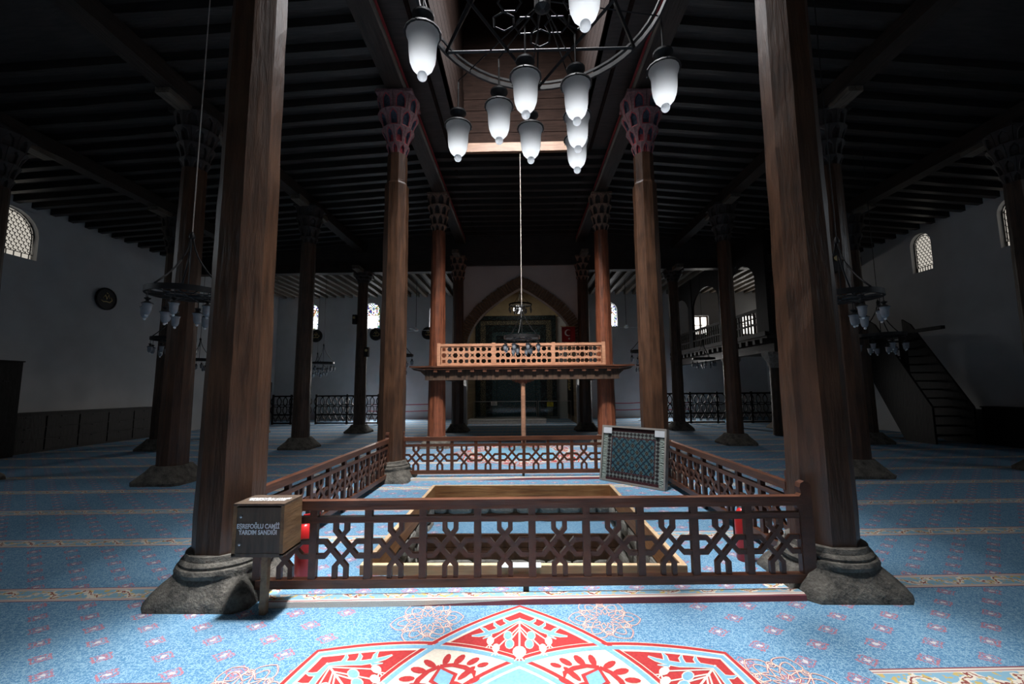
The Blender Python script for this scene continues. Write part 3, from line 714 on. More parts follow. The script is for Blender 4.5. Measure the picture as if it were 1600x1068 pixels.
# ------------------------------------------------------------------ woven medallions and rosettes of the carpet
def pol(r, deg): a = math.radians(deg); return (r*math.cos(a), r*math.sin(a))
def medallion(cx, cy, simple=False):
    b = B(); z = .0015; dz = .0007
    def T(p, k): # rotate to petal k
        a = math.radians(45*k); return (cx+p[0]*math.cos(a)-p[1]*math.sin(a), cy+p[0]*math.sin(a)+p[1]*math.cos(a))
    RA, RC, RI = 1.72, 1.38, 1.15
    P0, P1, P2 = Vector((RA, 0)), Vector((1.34, .65)), Vector(pol(RI, 45))
    def bez(t): return P0*(1-t)**2+P1*2*t*(1-t)+P2*t*t
    def ang(p): return math.degrees(math.atan2(p.y, p.x))
    def t_at(a):
        lo, hi = 0, 1.6
        for _ in range(40):
            m = (lo+hi)/2
            if ang(bez(m)) < a: lo = m
            else: hi = m
        return lo
    tc = t_at(22.5); te = t_at(67.6)
    def seg(a, c, n=7): return [bez(a+(c-a)*q/n) for q in range(n+1)]
    def refl(p, ax):   # mirror across the ray at ax degrees
        r, a = p.length, ang(p); return Vector(pol(r, 2*ax-a))
    def arc(s):   # petal outline from its tip past the crossings
        return [(p.x, s*p.y) for p in seg(0, te, 20)]
    b.flat([T(pol(1.12, 7.5*i), 0) for i in range(48)], z, 2)
    up = seg(0, tc)+[refl(p, 22.5) for p in seg(tc, 1)][1:]
    kite = [(p.x, p.y) for p in up]+[(p.x, -p.y) for p in up[-2:0:-1]]
    ex = seg(1, te)
    cr_ = [p for p in seg(tc, 1)]+[Vector(pol(p.length, 90-ang(p))) for p in ex][1:]
    cream = [(p.x, p.y) for p in cr_]+[(q.x, q.y) for q in [refl(p, 22.5) for p in cr_[-2:0:-1]]]
    for k in range(8):
        b.flat([T(p, k) for p in kite], z+dz, 0)
        b.flat([T(p, k) for p in cream], z+dz*1.3, 1)
    for k in range(8):
        P = arc(-1)[:0:-1]+arc(1)
        for w, off, m, zz in ((.092, 0, 1, 2), (.026, .027, 0, 3), (.034, -.012, 2, 3.2)):
            pts = []
            for i, p in enumerate(P):
                q0 = P[max(i-1, 0)]; q1 = P[min(i+1, len(P)-1)]; t = Vector((q1[0]-q0[0], q1[1]-q0[1])).normalized(); nn = Vector((t.y, -t.x))
                kk = 1.25 if abs(p[1]) < 1e-6 else 1
                pts.append((p[0]+nn.x*off*kk, p[1]+nn.y*off*kk))
            b.rib([T(p, k) for p in pts], w, z+zz*dz+.08*dz*(k % 2), m)
        if simple: continue
        # leafy festoon, stems and pomegranates inside the red petal
        for s in (1, -1):
            spine = [(1.58, 0), (1.545, .05), (1.50, .10), (1.455, .15), (1.42, .21), (1.40, .265), (1.395, .31)]
            wd = [.02, .032, .030, .034, .034, .024, .004]
            barbs = [((1.535, .065), (1.565, .10), (1.60, .115)), ((1.475, .125), (1.515, .165), (1.55, .175)), ((1.425, .20), (1.40, .19), (1.365, .235)), ((1.43, .21), (1.47, .24), (1.49, .27))]
            for ex, m, zz in ((.012, 1, 4), (0, 2, 5)):
                b.rib([T((p[0], s*p[1]), k) for p in spine], [w+ex for w in wd], z+zz*dz, m)
                for br in barbs: b.rib([T((p[0], s*p[1]), k) for p in br], [.026+ex, .018+ex, .002+ex*.6], z+(zz+.2)*dz, m)
            for (r0, y0), (r1, y1) in (((1.55, 0), (1.36, .17)), ((1.50, 0), (1.29, .13)), ((1.47, 0), (1.33, .07))):
                b.rib([T((r0, s*y0), k), T((r1, s*y1), k)], .010, z+4.5*dz, 1)
            for (px, py), m in (((1.345, .185), 1), ((1.275, .145), 1), ((1.40, .075), 2), ((1.315, .062), 2)):
                pts = [T((px+.034*math.cos(a*PI/5)*1.25, s*(py)+.024*math.sin(a*PI/5)), k) for a in range(10)]
                if m == 2: b.flat([T((px+.05*math.cos(a*PI/5), s*py+.03*math.sin(a*PI/5)), k) for a in range(10)], z+4.6*dz, 1)
                b.flat(pts, z+5*dz, m)
                if m == 1:
                    for dd in (-.012, 0, .012): b.rib([T((px-.035, s*py), k), T((px-.07, s*py+dd*2), k)], .008, z+5*dz, 1)
        b.rib([T((1.60, 0), k), T((1.25, 0), k)], .012, z+4.5*dz, 1)
        b.flat([T((1.24+.055*math.cos(a*PI/6), .042*math.sin(a*PI/6)), k) for a in range(12)], z+5*dz, 1)
        for dd in (-.03, 0, .03): b.rib([T((1.20, 0), k), T((1.155, dd), k)], [.02, .006], z+5*dz, 1)
        # red leaves on the cream field between the petals
        ca = math.radians(22.5)
        def F(a_, r_): return (r_*math.cos(ca)-a_*math.sin(ca), r_*math.sin(ca)+a_*math.cos(ca))
        for s in (1, -1):
            for a_, r_, l, w, th in ((.05, 1.245, .05, .022, 60), (.12, 1.215, .05, .024, 40), (.19, 1.17, .045, .022, 20), (.235, 1.12, .035, .018, 0), (.13, 1.09, .07, .02, 30), (.06, 1.02, .05, .02, -50), (.15, 1.02, .04, .02, 10)):
                th = math.radians(th)*s
                pts = []
                for q in range(10):
                    u, v_ = l*math.cos(q*PI/5), w*math.sin(q*PI/5)
                    pts.append(T(F(s*a_+u*math.cos(th)-v_*math.sin(th), r_+u*math.sin(th)*s*s+v_*math.cos(th)), k))
                b.flat(pts, z+4.2*dz, 0)
            b.rib([T(F(s*a_, r_), k) for a_, r_ in ((.0, 1.20), (.07, 1.185), (.13, 1.14), (.17, 1.08), (.16, 1.04))], [.03, .03, .034, .03, .01], z+4.2*dz, 0)
        dm = [(0, 1.175), (.055, 1.10), (0, 1.01), (-.055, 1.10)]
        b.flat([T(F(a_*1.5, 1.095+(r_-1.095)*1.35), k) for a_, r_ in dm], z+4.5*dz, 0); b.flat([T(F(a_, r_), k) for a_, r_ in dm], z+5*dz, 2)
    for k in range(8):
        b.flat([T((.82+.07*math.cos(a*PI/6), .05*math.sin(a*PI/6)), k) for a in range(12)], z+3.5*dz, 0)
        b.flat([T((.82+.055*math.cos(a*PI/6), .038*math.sin(a*PI/6)), k) for a in range(12)], z+4*dz, 1)
    return b
MC = [C_RED, C_CREAM, C_LBLUE, C_PINK]
ob('medallion_print', medallion(-.03, 1.36), floor, mats=MC)['label'] = 'red and cream star medallion woven into the carpet'
ob('medallion_print', medallion(-.03, 10.1), floor, mats=MC)
def rosette(cx, cy, ph):
    b = B(); z = .0015
    def ring(f, n=96): return [(cx+f(2*PI*i/n)*math.cos(2*PI*i/n+ph), cy+f(2*PI*i/n)*math.sin(2*PI*i/n+ph)) for i in range(n)]
    fs = [lambda a: .15+.05*math.cos(6*a), lambda a: .13-.045*math.cos(6*a), lambda a: .07+.02*math.cos(12*a)]
    for w, m, dz in ((.010, 0, 0), (.005, 1, .0006)):
        for f in fs: b.rib(ring(f), w, z+dz, m, True)
        for k in range(6):
            a = ph+PI/3*k
            for s in (1, -1):
                pts = []
                for q in range(10):
                    u = q/9; rr = .12+.13*u; aa = a+s*(.42*math.sin(PI*u)); pts.append((cx+rr*math.cos(aa), cy+rr*math.sin(aa)))
                b.rib(pts, w, z+dz, m)
            pts = [(cx+(.17)*math.cos(a+PI/6)+.03*u*math.cos(a+3.5*PI*u), cy+.17*math.sin(a+PI/6)+.03*u*math.sin(a+3.5*PI*u)) for u in [q/12 for q in range(13)]]
            b.rib(pts, w, z+dz, m)
    return b
for x, y, p in ((-.67, 2.93, .2), (.56, 2.96, .0), (1.44, 2.34, .1), (-1.55, 2.25, .1)): ob('rosette_print', rosette(x, y, p), floor, mats=[C_RED, C_CREAM])

# ------------------------------------------------------------------ chandeliers
def lamp_meshes(D, glassmat, tag_):
    """hood, globe, finial, bulb of one lamp, hanging with its chain top at z=0; D = hood diameter"""
    r = D/2; H = {}
    b = B(); c = .75*D
    b.tube([(0, 0, 0), (0, 0, -c)], .022*D+.002, 5)
    b.lathe([(.04*D, -c), (.09*D, -c-.03*D), (.06*D, -c-.06*D), (.16*D, -c-.10*D), (.30*D, -c-.14*D), (.30*D, -c-.20*D), (.20*D, -c-.30*D), (.13*D, -c-.36*D), (.13*D, -c-.44*D),
             (.22*D, -c-.48*D), (.34*D, -c-.58*D), (.50*D, -c-.66*D), (.51*D, -c-.71*D), (.46*D, -c-.71*D)], 16)
    for k in range(3):
        a = 2*PI*k/3+.4; b.sphere((.52*D*math.cos(a), .52*D*math.sin(a), -c-.71*D), .025*D, 6, 4)
    H['hood'] = b.mesh('lamp_hood', BLACKM, 40)
    z0 = -c-.70*D
    prof = [(.45*D, z0), (.45*D, z0-.06*D), (.41*D, z0-.17*D), (.385*D, z0-.28*D), (.38*D, z0-.42*D), (.37*D, z0-.62*D), (.345*D, z0-.82*D), (.28*D, z0-1.0*D), (.19*D, z0-1.11*D), (.10*D, z0-1.15*D)]
    H['globe'] = B().lathe(prof, 18, cap=False).mesh('globe', glassmat, True)
    H['finial'] = B().lathe([(.135*D*math.sin(PI*q/10), z0-1.24*D+.135*D*math.cos(PI*q/10)) for q in range(2, 10)]+[(.001, z0-1.375*D)], 14, cap=False).mesh('finial', CRYSTAL if glassmat is not FROST else FINIAL, True)
    H['added_bulb'] = B().sphere((0, 0, z0-.90*D), .09*D, 8, 6, sz=1.5).mesh('added_bulb', ADDED_BULB, True)
    H['len'] = c+.70*D+1.36*D
    return H
BIG = lamp_meshes(.37, FROST, 'big'); SMALL = lamp_meshes(.115, BRASSG, 'small')
def hang_lamp(parent, H, loc, lit):
    l = ob('lamp', H['hood'], parent, loc)
    ob('globe', H['globe'], l); ob('finial', H['finial'], l)
    if lit: ob('added_bulb', H['added_bulb'], l)
def ring_pts(R, z, n=40, c=(0, 0)): return [(c[0]+R*math.cos(2*PI*k/n), c[1]+R*math.sin(2*PI*k/n), z) for k in range(n)]
_cm = {}
def small_chandelier(label, x, y, z, ceil_z, R=.42, cord=None):
    t = thing('chandelier', label, 'chandelier', (x, y, z), random.uniform(0, 1), 'small ring chandeliers')
    if R not in _cm:
        b = B(); n = 32
        b.loft([[(r*math.cos(2*PI*k/n), r*math.sin(2*PI*k/n), zz) for r, zz in ((R-.012, -.035), (R+.012, -.035), (R+.012, .035), (R-.012, .035))] for k in list(range(n))+[0]], cap=False)
        for k in range(6): b.tube([(R*math.cos(PI*k/6), R*math.sin(PI*k/6), -.03), (-R*math.cos(PI*k/6), -R*math.sin(PI*k/6), -.03)], .008, 4)
        b.tube(ring_pts(R*.55, -.03, 24), .01, 4, closed=True)
        arms = []
        for k in range(3):
            a = 2*PI*k/3; p = []
            for q in range(9):
                u = q/8; rr = R*(1-u)**1.9+.015; p.append((rr*math.cos(a), rr*math.sin(a), .03+.72*u))
            arms.append(B().tube(p, .011, 5).mesh('arm', BLACKM, True))
        hub = B().lathe([(.012, .70), (.035, .72), (.035, .75), (.012, .80)], 10).tube([(0, 0, .8), (0, 0, .0)], .008, 5)
        _cm[R] = (b.mesh('ring', BLACKM, 40), arms, hub.mesh('hub', BLACKM, 40))
    rg, arms, hub = _cm[R]
    ob('ring', rg, t); ob('hub', hub, t)
    for a in arms: ob('arm', a, t)
    b = B(); b.tube([(0, 0, .78), (0, 0, ceil_z-z)], .007, 5); ob('chain', b, t, mats=cord or BLACKM)
    for k in range(8): hang_lamp(t, SMALL, (R*math.cos(2*PI*k/8), R*math.sin(2*PI*k/8), -.035), False)
    for k in range(4): hang_lamp(t, SMALL, (R*.55*math.cos(2*PI*(k+.5)/4), R*.55*math.sin(2*PI*(k+.5)/4), -.11), False)
    return t
for lab, x, y, z, R, cord in (
        ('small iron ring chandelier beside the left big column', -4.2, 4.85, 2.82, .42, CHAINM),
        ('small iron ring chandelier beside the right big column', 4.15, 5.15, 2.74, .42, None),
        ('small ring chandelier hanging on a long pale cord before the platform rail', .02, 9.4, 2.80, .42, CHAINM),
        ('small ring chandelier half hidden by the left round column', -8.0, 8.95, 2.78, .42, None),
        ('small ring chandelier in the dark beside the right stair', 8.0, 8.95, 2.70, .42, None),
        ('small ring chandelier in full view before the far left wall', -8.2, 16.3, 2.70, .42, None),
        ('small ring chandelier near the far left wall, partly behind a dark column', -10.0, 19.3, 2.62, .42, None),
        ('distant ring chandelier glimpsed just right of the left round column', -11.7, 14.2, 2.72, .42, None),
        ('ring chandelier peeking out right of the left far fence column', -4.05, 13.2, 2.72, .42, None),
        ('lower distant ring chandelier peeking out right of the left far fence column', -6.0, 19.2, 2.62, .42, None),
        ('ring chandelier peeking out left of the column behind the framed carpet', 4.0, 13.0, 2.76, .42, None),
        ('lower distant ring chandelier left of the column behind the framed carpet', 5.95, 19.2, 2.66, .42, None),
        ('ring chandelier under the gallery on the right', 7.45, 16.4, 2.74, .42, None),
        ('ring chandelier inside the brick arch before the prayer niche', -.02, 18.0, 5.40, .52, None)):
    small_chandelier(lab, x, y, z, 6.84 if y > 15.3 else jz(x)+.19, R, cord)

def big_chandelier():
    cx, cy, zr = .27, 4.26/YS, 5.81
    t = thing('chandelier', 'huge iron ring chandelier with frosted bell lamps above the pit', 'chandelier', (cx, cy, zr))
    R = 1.36
    def flat_ring(r, w, h, n=48):
        b = B(); b.loft([[(q*math.cos(2*PI*k/n), q*math.sin(2*PI*k/n), zz) for q, zz in ((r-w/2, -h/2), (r+w/2, -h/2), (r+w/2, h/2), (r-w/2, h/2))] for k in list(range(n))+[0]], cap=False); return b
    ob('outer_ring', flat_ring(R, .03, .06), t, mats=BLACKM); ob('outer_ring', flat_ring(R-.06, .02, .03), t, (0, 0, .03), mats=BLACKM)
    for k in range(6):
        a0 = PI/6+PI/3*k; a1 = a0+PI/3*2
        b = B(); b.tube([(R*math.cos(a0), R*math.sin(a0), 0), (R*math.cos(a1), R*math.sin(a1), 0)], .022, 4); ob('star_bar', b, t, mats=BLACKM)
    for k in range(12):                                     # small hexagonal links round the middle
        a = 2*PI*k/12; rr = .50 if k % 2 else .36
        b = B(); b.tube([(rr*math.cos(a)+.13*math.cos(PI/3*q+a), rr*math.sin(a)+.13*math.sin(PI/3*q+a), 0) for q in range(6)], .014, 4, closed=True); ob('hexagon_link', b, t, mats=BLACKM)
    b = B(); b.lathe([(.03, -.12), (.09, -.08), (.09, .1), (.04, .16)], 12); ob('hub', b, t, mats=BLACKM)
    for k in range(6):
        a = PI/3*k+PI/6; b = B(); b.tube([(R*math.cos(a), R*math.sin(a), .03), (.03*math.cos(a), .03*math.sin(a), 1.9)], .012, 5); ob('stay_rod', b, t, mats=BLACKM)
    b = B(); b.tube([(0, 0, .1), (0, 0, 7.15)], .02, 6); ob('pole', b, t, mats=BLACKM)
    zfin = 4.655; off = zfin+BIG['len']-zr
    for x, y in ((-.96, 3.93), (.58, 3.38), (1.64, 4.50), (.08, 4.57), (.68, 4.71), (-.25, 5.07), (-.83, 5.46), (.16, 5.55), (.77, 5.30), (.83, 5.84), (-.45, 2.95), (1.05, 3.05)):
        o0 = off if math.hypot(x-cx, y-cy) > .3 else off
        b = None
        hang_lamp(t, BIG, (x-cx, y-cy*YS, off), True)
        bb_ = B(); bb_.tube([(0, 0, 0), (x-cx, y-cy*YS, 0)], .009, 4); ob('lamp_arm', bb_, t, (0, 0, .012), mats=BLACKM)
        if off < -.02 or True:
            bb_ = B(); bb_.tube([(0, 0, 0), (0, 0, max(.02, -off))], .010, 5); ob('lamp_chain', bb_, t, (x-cx, y-cy*YS, off), mats=BLACKM)
    return t
big_chandelier()

# ------------------------------------------------------------------ raised muezzin platform
pl = thing('raised_platform', 'raised wooden platform with pierced orange-brown railing and wide eaves', 'platform', (0, 11.0, 0))
DZ = 2.13
b = B(); b.prism([(-3.0, DZ+.045), (-3.0, DZ+.07), (3.0, DZ+.07), (3.0, DZ+.045), (2.62, DZ-.02), (-2.62, DZ-.02)], -.42, 4.0); ob('deck', b, pl, mats=W_FEN_X)
b = B(); b.bb(-2.98, 2.98, -.45, -.42, DZ+.035, DZ+.075); ob('deck_edge', b, pl, mats=W_FEN_X)
b = B(); b.bb(-2.6, 2.6, -.30, -.05, 1.83, 2.11); ob('front_beam', b, pl, mats=W_COL2)
for s in (-1, 1):
    b = B(); b.bb(s*2.55, s*2.30, -.05, 3.9, 1.86, 2.11); ob('side_beam', b, pl, mats=W_COL2)
    b = B(); b.prism([(s*2.6, 1.95), (s*2.6, 2.1), (s*2.98, 2.16), (s*2.9, 2.10), (s*2.72, 2.06)], -.32, -.22); ob('eave_bracket', b, pl, mats=W_COL2)
for k in range(15):
    b = B(); b.bb(-.05, .05, -.40, -.30, 2.04, 2.115); ob('joist_end', b, pl, (-2.3+k*.33, 0, 0), mats=W_FEN)
b = B(); b.lathe([(.062, 0), (.062, 1.75)], 10); ob('middle_post', b, pl, (.04, -.12, 0), mats=W_ORG)
b = B(); b.prism([(-.30, 1.84), (.30, 1.84), (.30, 1.80), (.24, 1.79), (.2, 1.755), (.14, 1.76), (.09, 1.72), (-.09, 1.72), (-.14, 1.76), (-.2, 1.755), (-.24, 1.79), (-.30, 1.80)], -.17, -.07); ob('post_bracket', b, pl, (.04, 0, 0), mats=W_RED)
def hole_cell(b, cx, cz, w, h, poly, y0, y1):
    """square cell of a pierced board with one polygonal opening"""
    n = len(poly); out = []
    for px, pz in poly:
        a = math.atan2(pz, px); c, s = math.cos(a), math.sin(a); k = min(w/2/max(1e-6, abs(c)), h/2/max(1e-6, abs(s))); out.append((k*c, k*s))
    # snap nearest points to the corners
    for sx in (-1, 1):
        for sz in (-1, 1):
            i = min(range(n), key=lambda q: (out[q][0]-sx*w/2)**2+(out[q][1]-sz*h/2)**2); out[i] = (sx*w/2, sz*h/2)
    vs = []
    for y in (y0, y1):
        vs += [(cx+p[0], y, cz+p[1]) for p in out]+[(cx+p[0], y, cz+p[1]) for p in poly]
    fs = []
    for i in range(n):
        j = (i+1) % n
        fs += [(i, j, n+j, n+i), (2*n+j, 2*n+i, 3*n+i, 3*n+j), (n+i, n+j, 3*n+j, 3*n+i)]
    b.add(vs, fs)
SQ = [(.5, .0), (.5, .5), (0, .5), (-.5, .5), (-.5, 0), (-.5, -.5), (0, -.5), (.5, -.5)]
def scale(p, k): return [(a*k, c*k) for a, c in p]
HEX = [(math.cos(PI/6*q), math.sin(PI/6*q)) if q % 2 == 0 else (.9*math.cos(PI/6*q), .9*math.sin(PI/6*q)) for q in range(12)]
XST = [((1 if q % 2 else .34)*math.cos(PI/4*q), (1 if q % 2 else .34)*math.sin(PI/4*q)) for q in range(8)]
def rail_panel(x0, x1, ncol):
    b = B(); z0, z1 = DZ+.12, DZ+.60; cw = (x1-x0)/ncol; chh = (z1-z0)/3
    for i in range(ncol):
        for j in range(3):
            cx = x0+(i+.5)*cw; cz = z0+(j+.5)*chh
            if j == 1: poly = scale(HEX, .070) if i % 2 == 0 else scale(XST, .078)
            else: poly = scale(SQ, .088) if i % 2 == 0 else [(a, c*.9) for a, c in scale(HEX, .068)]
            hole_cell(b, cx, cz, cw, chh, poly, -.34, -.30)
    o = ob('railing_panel', b, pl, mats=W_ORG)
    b = B(); b.bb(x0-.03, x1+.03, -.36, -.28, z1, z1+.07); ob('railing_cap', b, o, mats=W_ORG)
    b = B(); b.bb(x0-.03, x1+.03, -.36, -.28, z0-.05, z0); ob('railing_sill', b, o, mats=W_ORG)
rail_panel(-2.16, -.78, 9); rail_panel(-.70, .82, 11); rail_panel(.90, 2.14, 11)
for x in (-2.22, -.74, .86, 2.2):
    b = B(); b.bb(x-.045, x+.045, -.365, -.275, DZ+.06, DZ+.69); ob('railing_post', b, pl, mats=W_ORG)

# ------------------------------------------------------------------ brick arch and prayer niche
ay0, ay1, hw, zs, za = 15.5, 15.95, 2.16, 3.0, 5.58
def arch_in(n=17, off=0):
    """pointed arch intrados, left springing to apex (smooth curve through surveyed points)"""
    key = [(2.16, 3.0), (2.12, 3.42), (2.0, 3.80), (1.72, 4.27), (1.31, 4.70), (.62, 5.22), (0, 5.58)]
    pts = []
    for k in range(len(key)-1):
        p0 = Vector(key[max(k-1, 0)]); p1 = Vector(key[k]); p2 = Vector(key[k+1]); p3 = Vector(key[min(k+2, len(key)-1)])
        for q in range(3):
            t = q/3; a = p1*2; b_ = p2-p0; c = p0*2-p1*5+p2*4-p3; d = p1*3-p0-p2*3+p3
            v = (a+b_*t+c*t*t+d*t*t*t)*.5; pts.append(Vector((-v.x, v.y)))
    pts.append(Vector((0, 5.58)))
    return pts
half = arch_in(); path = half+[Vector((-p.x, p.y)) for p in half[-2::-1]]
aw = B()
topz = 6.6
for p, q in zip(path, path[1:]): aw.prism([(p.x, p.y), (q.x, q.y), (q.x, topz), (p.x, topz)], ay0+.06, ay1)
aw.bb(-2.5, -hw, ay0+.06, ay1, 0, topz).bb(hw, 2.5, ay0+.06, ay1, 0, topz)
archw = struct(ob('wall_arch', aw, mats=PLASTER)); archw['label'] = 'white wall pierced by a pointed brick arch'
BRICK = stone_mat('arch_brick', (.07, .05, .033), (.30, .22, .14), 14)
def resample(pts, step):
    out = [pts[0]]; acc = 0
    for a, c in zip(pts, pts[1:]):
        d = (c-a).length; p = a
        while acc+d >= step:
            t_ = (step-acc)/d; p = p+(c-p)*t_; out.append(p.copy()); d = (c-p).length; acc = 0
        acc += d
    return out
rs = resample(path, .105)
for i in range(len(rs)-1):
    p, q = rs[i], rs[i+1]; t_ = (q-p).normalized(); nn = Vector((-t_.y, t_.x)); g = .008
    th = .42+random.uniform(-.015, .015); p2 = p+t_*g; q2 = q-t_*g
    b = B(); b.prism([(p2.x, p2.y), (q2.x, q2.y), (q2.x+nn.x*th, q2.y+nn.y*th), (p2.x+nn.x*th, p2.y+nn.y*th)], ay0-random.uniform(.0, .02), ay0+.07)
    ob('brick', b, archw, mats=BRICK)
b = B(); b.prism([(-.035, 5.56), (.035, 5.56), (.30, 5.86), (0, 6.06), (-.30, 5.86)], ay0-.005, ay0+.07); ob('keystone', b, archw, mats=BRICK)
def bricks_mat():
    t = NT('brick_courses'); v = t.coords((1, 1, 1)); br = t.n('ShaderNodeTexBrick'); mp = t.n('ShaderNodeMapping'); t.l(v, mp.inputs[0]); mp.inputs['Rotation'].default_value = (PI/2, 0, PI/2)
    t.l(mp.outputs[0], br.inputs[0]); br.inputs['Color1'].default_value = (.34, .25, .15, 1); br.inputs['Color2'].default_value = (.24, .17, .10, 1); br.inputs['Mortar'].default_value = (.16, .13, .10, 1)
    br.inputs['Scale'].default_value = 3.2; br.inputs['Mortar Size'].default_value = .02
    return t.bsdf(br.outputs[0], .9, t.bump(br.outputs[1], .3, .01))
BRICKS = bricks_mat()
b = B(); b.bb(-2.75, -2.45, ay1, WB, 0, 6.8); struct(ob('wall_niche_left', b, mats=BRICKS))
b = B(); b.bb(2.45, 2.75, ay1, WB, 0, 6.8); struct(ob('wall_niche_right', b, mats=BRICKS))
b = B(); b.bb(-2.6, 2.6, 15.3, WB, 6.75, 6.85); struct(ob('ceiling_niche', b, mats=TAN))
b = B(); b.bb(-2.45, ROUND_B[0], WB-.06, WB, 5.45, 6.8).bb(ROUND_B[1], 2.45, WB-.06, WB, 5.45, 6.8).bb(ROUND_B[0], ROUND_B[1], WB-.06, WB, 5.45, ROUND_B[2]).bb(ROUND_B[0], ROUND_B[1], WB-.06, WB, ROUND_B[3], 6.8)
struct(ob('wall_gable', b, mats=TAN))
def tile_mat(name, a, c, d, s1, s2):
    t = NT(name); v = t.coords(); vo = t.n('ShaderNodeTexVoronoi', feature='DISTANCE_TO_EDGE'); t.l(v, vo.inputs['Vector']); vo.inputs['Scale'].default_value = s1
    w = t.n('ShaderNodeTexMagic', turbulence_depth=2); t.l(v, w.inputs[0]); w.inputs['Scale'].default_value = s2
    col = t.mix(t.math('LESS_THAN', vo.outputs[0], .07), a, c); col = t.mix(t.math('GREATER_THAN', w.outputs[1], .62), col, d)
    return t.bsdf(col, .25)
T_DARK = tile_mat('dark_faience', (.008, .012, .013), (.03, .06, .065), (.012, .018, .02), 9, 3)
T_TEAL = tile_mat('teal_faience', (.018, .045, .055), (.10, .15, .14), (.03, .08, .10), 11, 5)
T_GOLD = tile_mat('gold_script_faience', (.03, .035, .035), (.22, .19, .12), (.16, .14, .09), 12, 9)
mi = thing('prayer_niche', 'tall dark tiled prayer niche with patterned frame bands', 'prayer niche', (-.28, WB-.06, .12))
def frame_band(w0, h0, w1, h1, d0, d1, mat, nm):
    b = B(); b.bb(-w0, -w1, d0, d1, 0, h0).bb(w1, w0, d0, d1, 0, h0).bb(-w1, w1, d0, d1, h1, h0); ob(nm, b, mi, mats=mat)
frame_band(2.14, 5.35, 1.90, 5.12, -.22, 0, T_DARK, 'outer_frame'); frame_band(1.90, 5.12, 1.62, 4.86, -.16, 0, T_GOLD, 'script_band')
frame_band(1.62, 4.86, 1.28, 4.52, -.12, 0, T_DARK, 'inner_band'); frame_band(1.28, 4.52, 1.05, 4.28, -.07, 0, T_TEAL, 'teal_band')
b = B(); n = 12; nr = [[(1.05*math.cos(PI*k/n), -.05+.42*math.sin(PI*k/n)-.0, z) for k in range(n+1)] for z in (0, 3.0)]
for q in range(1, 6):
    s = math.cos(PI/2*q/5.2); nr.append([(1.05*s*math.cos(PI*k/n), -.05+.42*s*math.sin(PI*k/n), 3.0+1.2*q/5) for k in range(n+1)])
b = B(); b.loft([[(x, min(y, .04), z) for x, y, z in r] for r in nr], cap=False, closed=False); ob('niche', b, mi, mats=T_TEAL)
b = B(); b.add([(-1.05, -.02, 2.9), (1.05, -.02, 2.9), (1.05, -.02, 4.28), (-1.05, -.02, 4.28)], [(0, 1, 2, 3)]); ob('niche_hood', b, mi, mats=T_DARK)
b = B(); b.bb(-.9, .9, -.06, -.02, 3.4, 3.75); ob('inscription_panel', b, mi, mats=T_GOLD)
b = B()
for k in range(24):
    a = 2*PI*k/24; b.strip([(.06*math.cos(a), 2.1+.06*math.sin(a)), (.36*math.cos(a), 2.1+.36*math.sin(a))], .02, -.03, -.0)
ob('sunburst', b, mi, mats=T_GOLD)
# carved gilt writing panel on the right of the niche
wp = thing('script_panel', 'dark wall panel with square gold script right of the prayer niche', 'panel', (2.40, 19.9, .3), 0)
b = B(); b.bb(-.03, .04, -1.0, 1.0, 0, 2.0); ob('board', b, wp, mats=W_DARK)
b = B(); kx = [(0, 0), (.5, 0), (.5, .16), (.12, .16), (.12, .32), (.62, .32), (.62, 0), (.8, 0), (.8, .34), (1.0, .34), (1.0, .1), (1.2, .1)]
for dy in (0, .42): b.strip([(a-.6, 1.2+c+dy) for a, c in kx], .045, -.045, -.028, plane='yz')
ob('gold_script', b, wp, mats=GOLD)
# low step, glass barrier and signs before the niche
st = thing('stone_step', 'low pale step before the prayer niche', 'step', (-.55, 18.68, 0)); b = B(); b.bb(-1.9, 1.65, -.5, .5, 0, .16); ob('slab', b, st, mats=plain('pale_rug', (.30, .27, .25), .9, .2, 8)); b = B(); b.bb(-1.9, 1.65, -.54, .5, .16, .20); ob('step_edge', b, st, mats=plain('pale_marble', (.42, .41, .40), .4, .1, 5))
gb = thing('glass_barrier', 'glass barrier with thin steel rails before the prayer niche', 'barrier', (0, 19.3, 0))
for x0, x1 in ((-2.3, .72), (.80, 2.35)):
    b = B(); b.bb(x0, x1, -.006, .006, .18, .95); ob('glass_panel', b, gb, mats=CLEAR)
    b = B(); b.tube([(x0, 0, .97), (x1, 0, .97)], .014, 6); ob('top_rail', b, gb, mats=STEEL)
    b = B(); b.tube([(x0+.5, 0, .20), (x1-.5 if x0 < 0 else x1-.7, 0, .20)], .012, 6); ob('bottom_rail', b, gb, mats=STEEL)
for x in (-2.3, .72, .80, 2.35):
    b = B(); b.tube([(x, 0, 0), (x, 0, .97)], .016, 6); ob('post', b, gb, mats=STEEL)
for nm, lab, x, m, z in (('warning_sign', 'small yellow sign on the glass barrier', 1.36, YELLOW, .72), ('notice_sign', 'small white sign shining on the glass barrier', -1.33, WHITE, .78)):
    o = thing(nm, lab, 'sign', (x, 19.27, z)); b = B(); b.bb(-.15, .15, -.008, .008, 0, .2); ob('plate', b, o, mats=m)
    b = B()
    for k in range(3): b.bb(-.1, .1-.03*k, -.010, -.008, .05+.05*k, .065+.05*k)
    ob('print', b, o, mats=BLACKM)
fg = thing('flag', 'red flag with white crescent and star hanging right of the arch', 'flag', (1.84, 15.40, 3.36))
b = B(); n = 8; rows = [[(-.26+.52*k/n, .03*math.sin(k*1.3), z) for k in range(n+1)] for z in (0, .2, .4, .6)]; b.loft(rows, cap=False, closed=False); b2 = b.mesh('cloth', FLAGRED, True); ob('cloth', b2, fg)
b = B(); cr = []
for k in range(13): a = math.radians(50+260*k/12); cr.append((.13*math.cos(a)-.02, .36+.13*math.sin(a)))
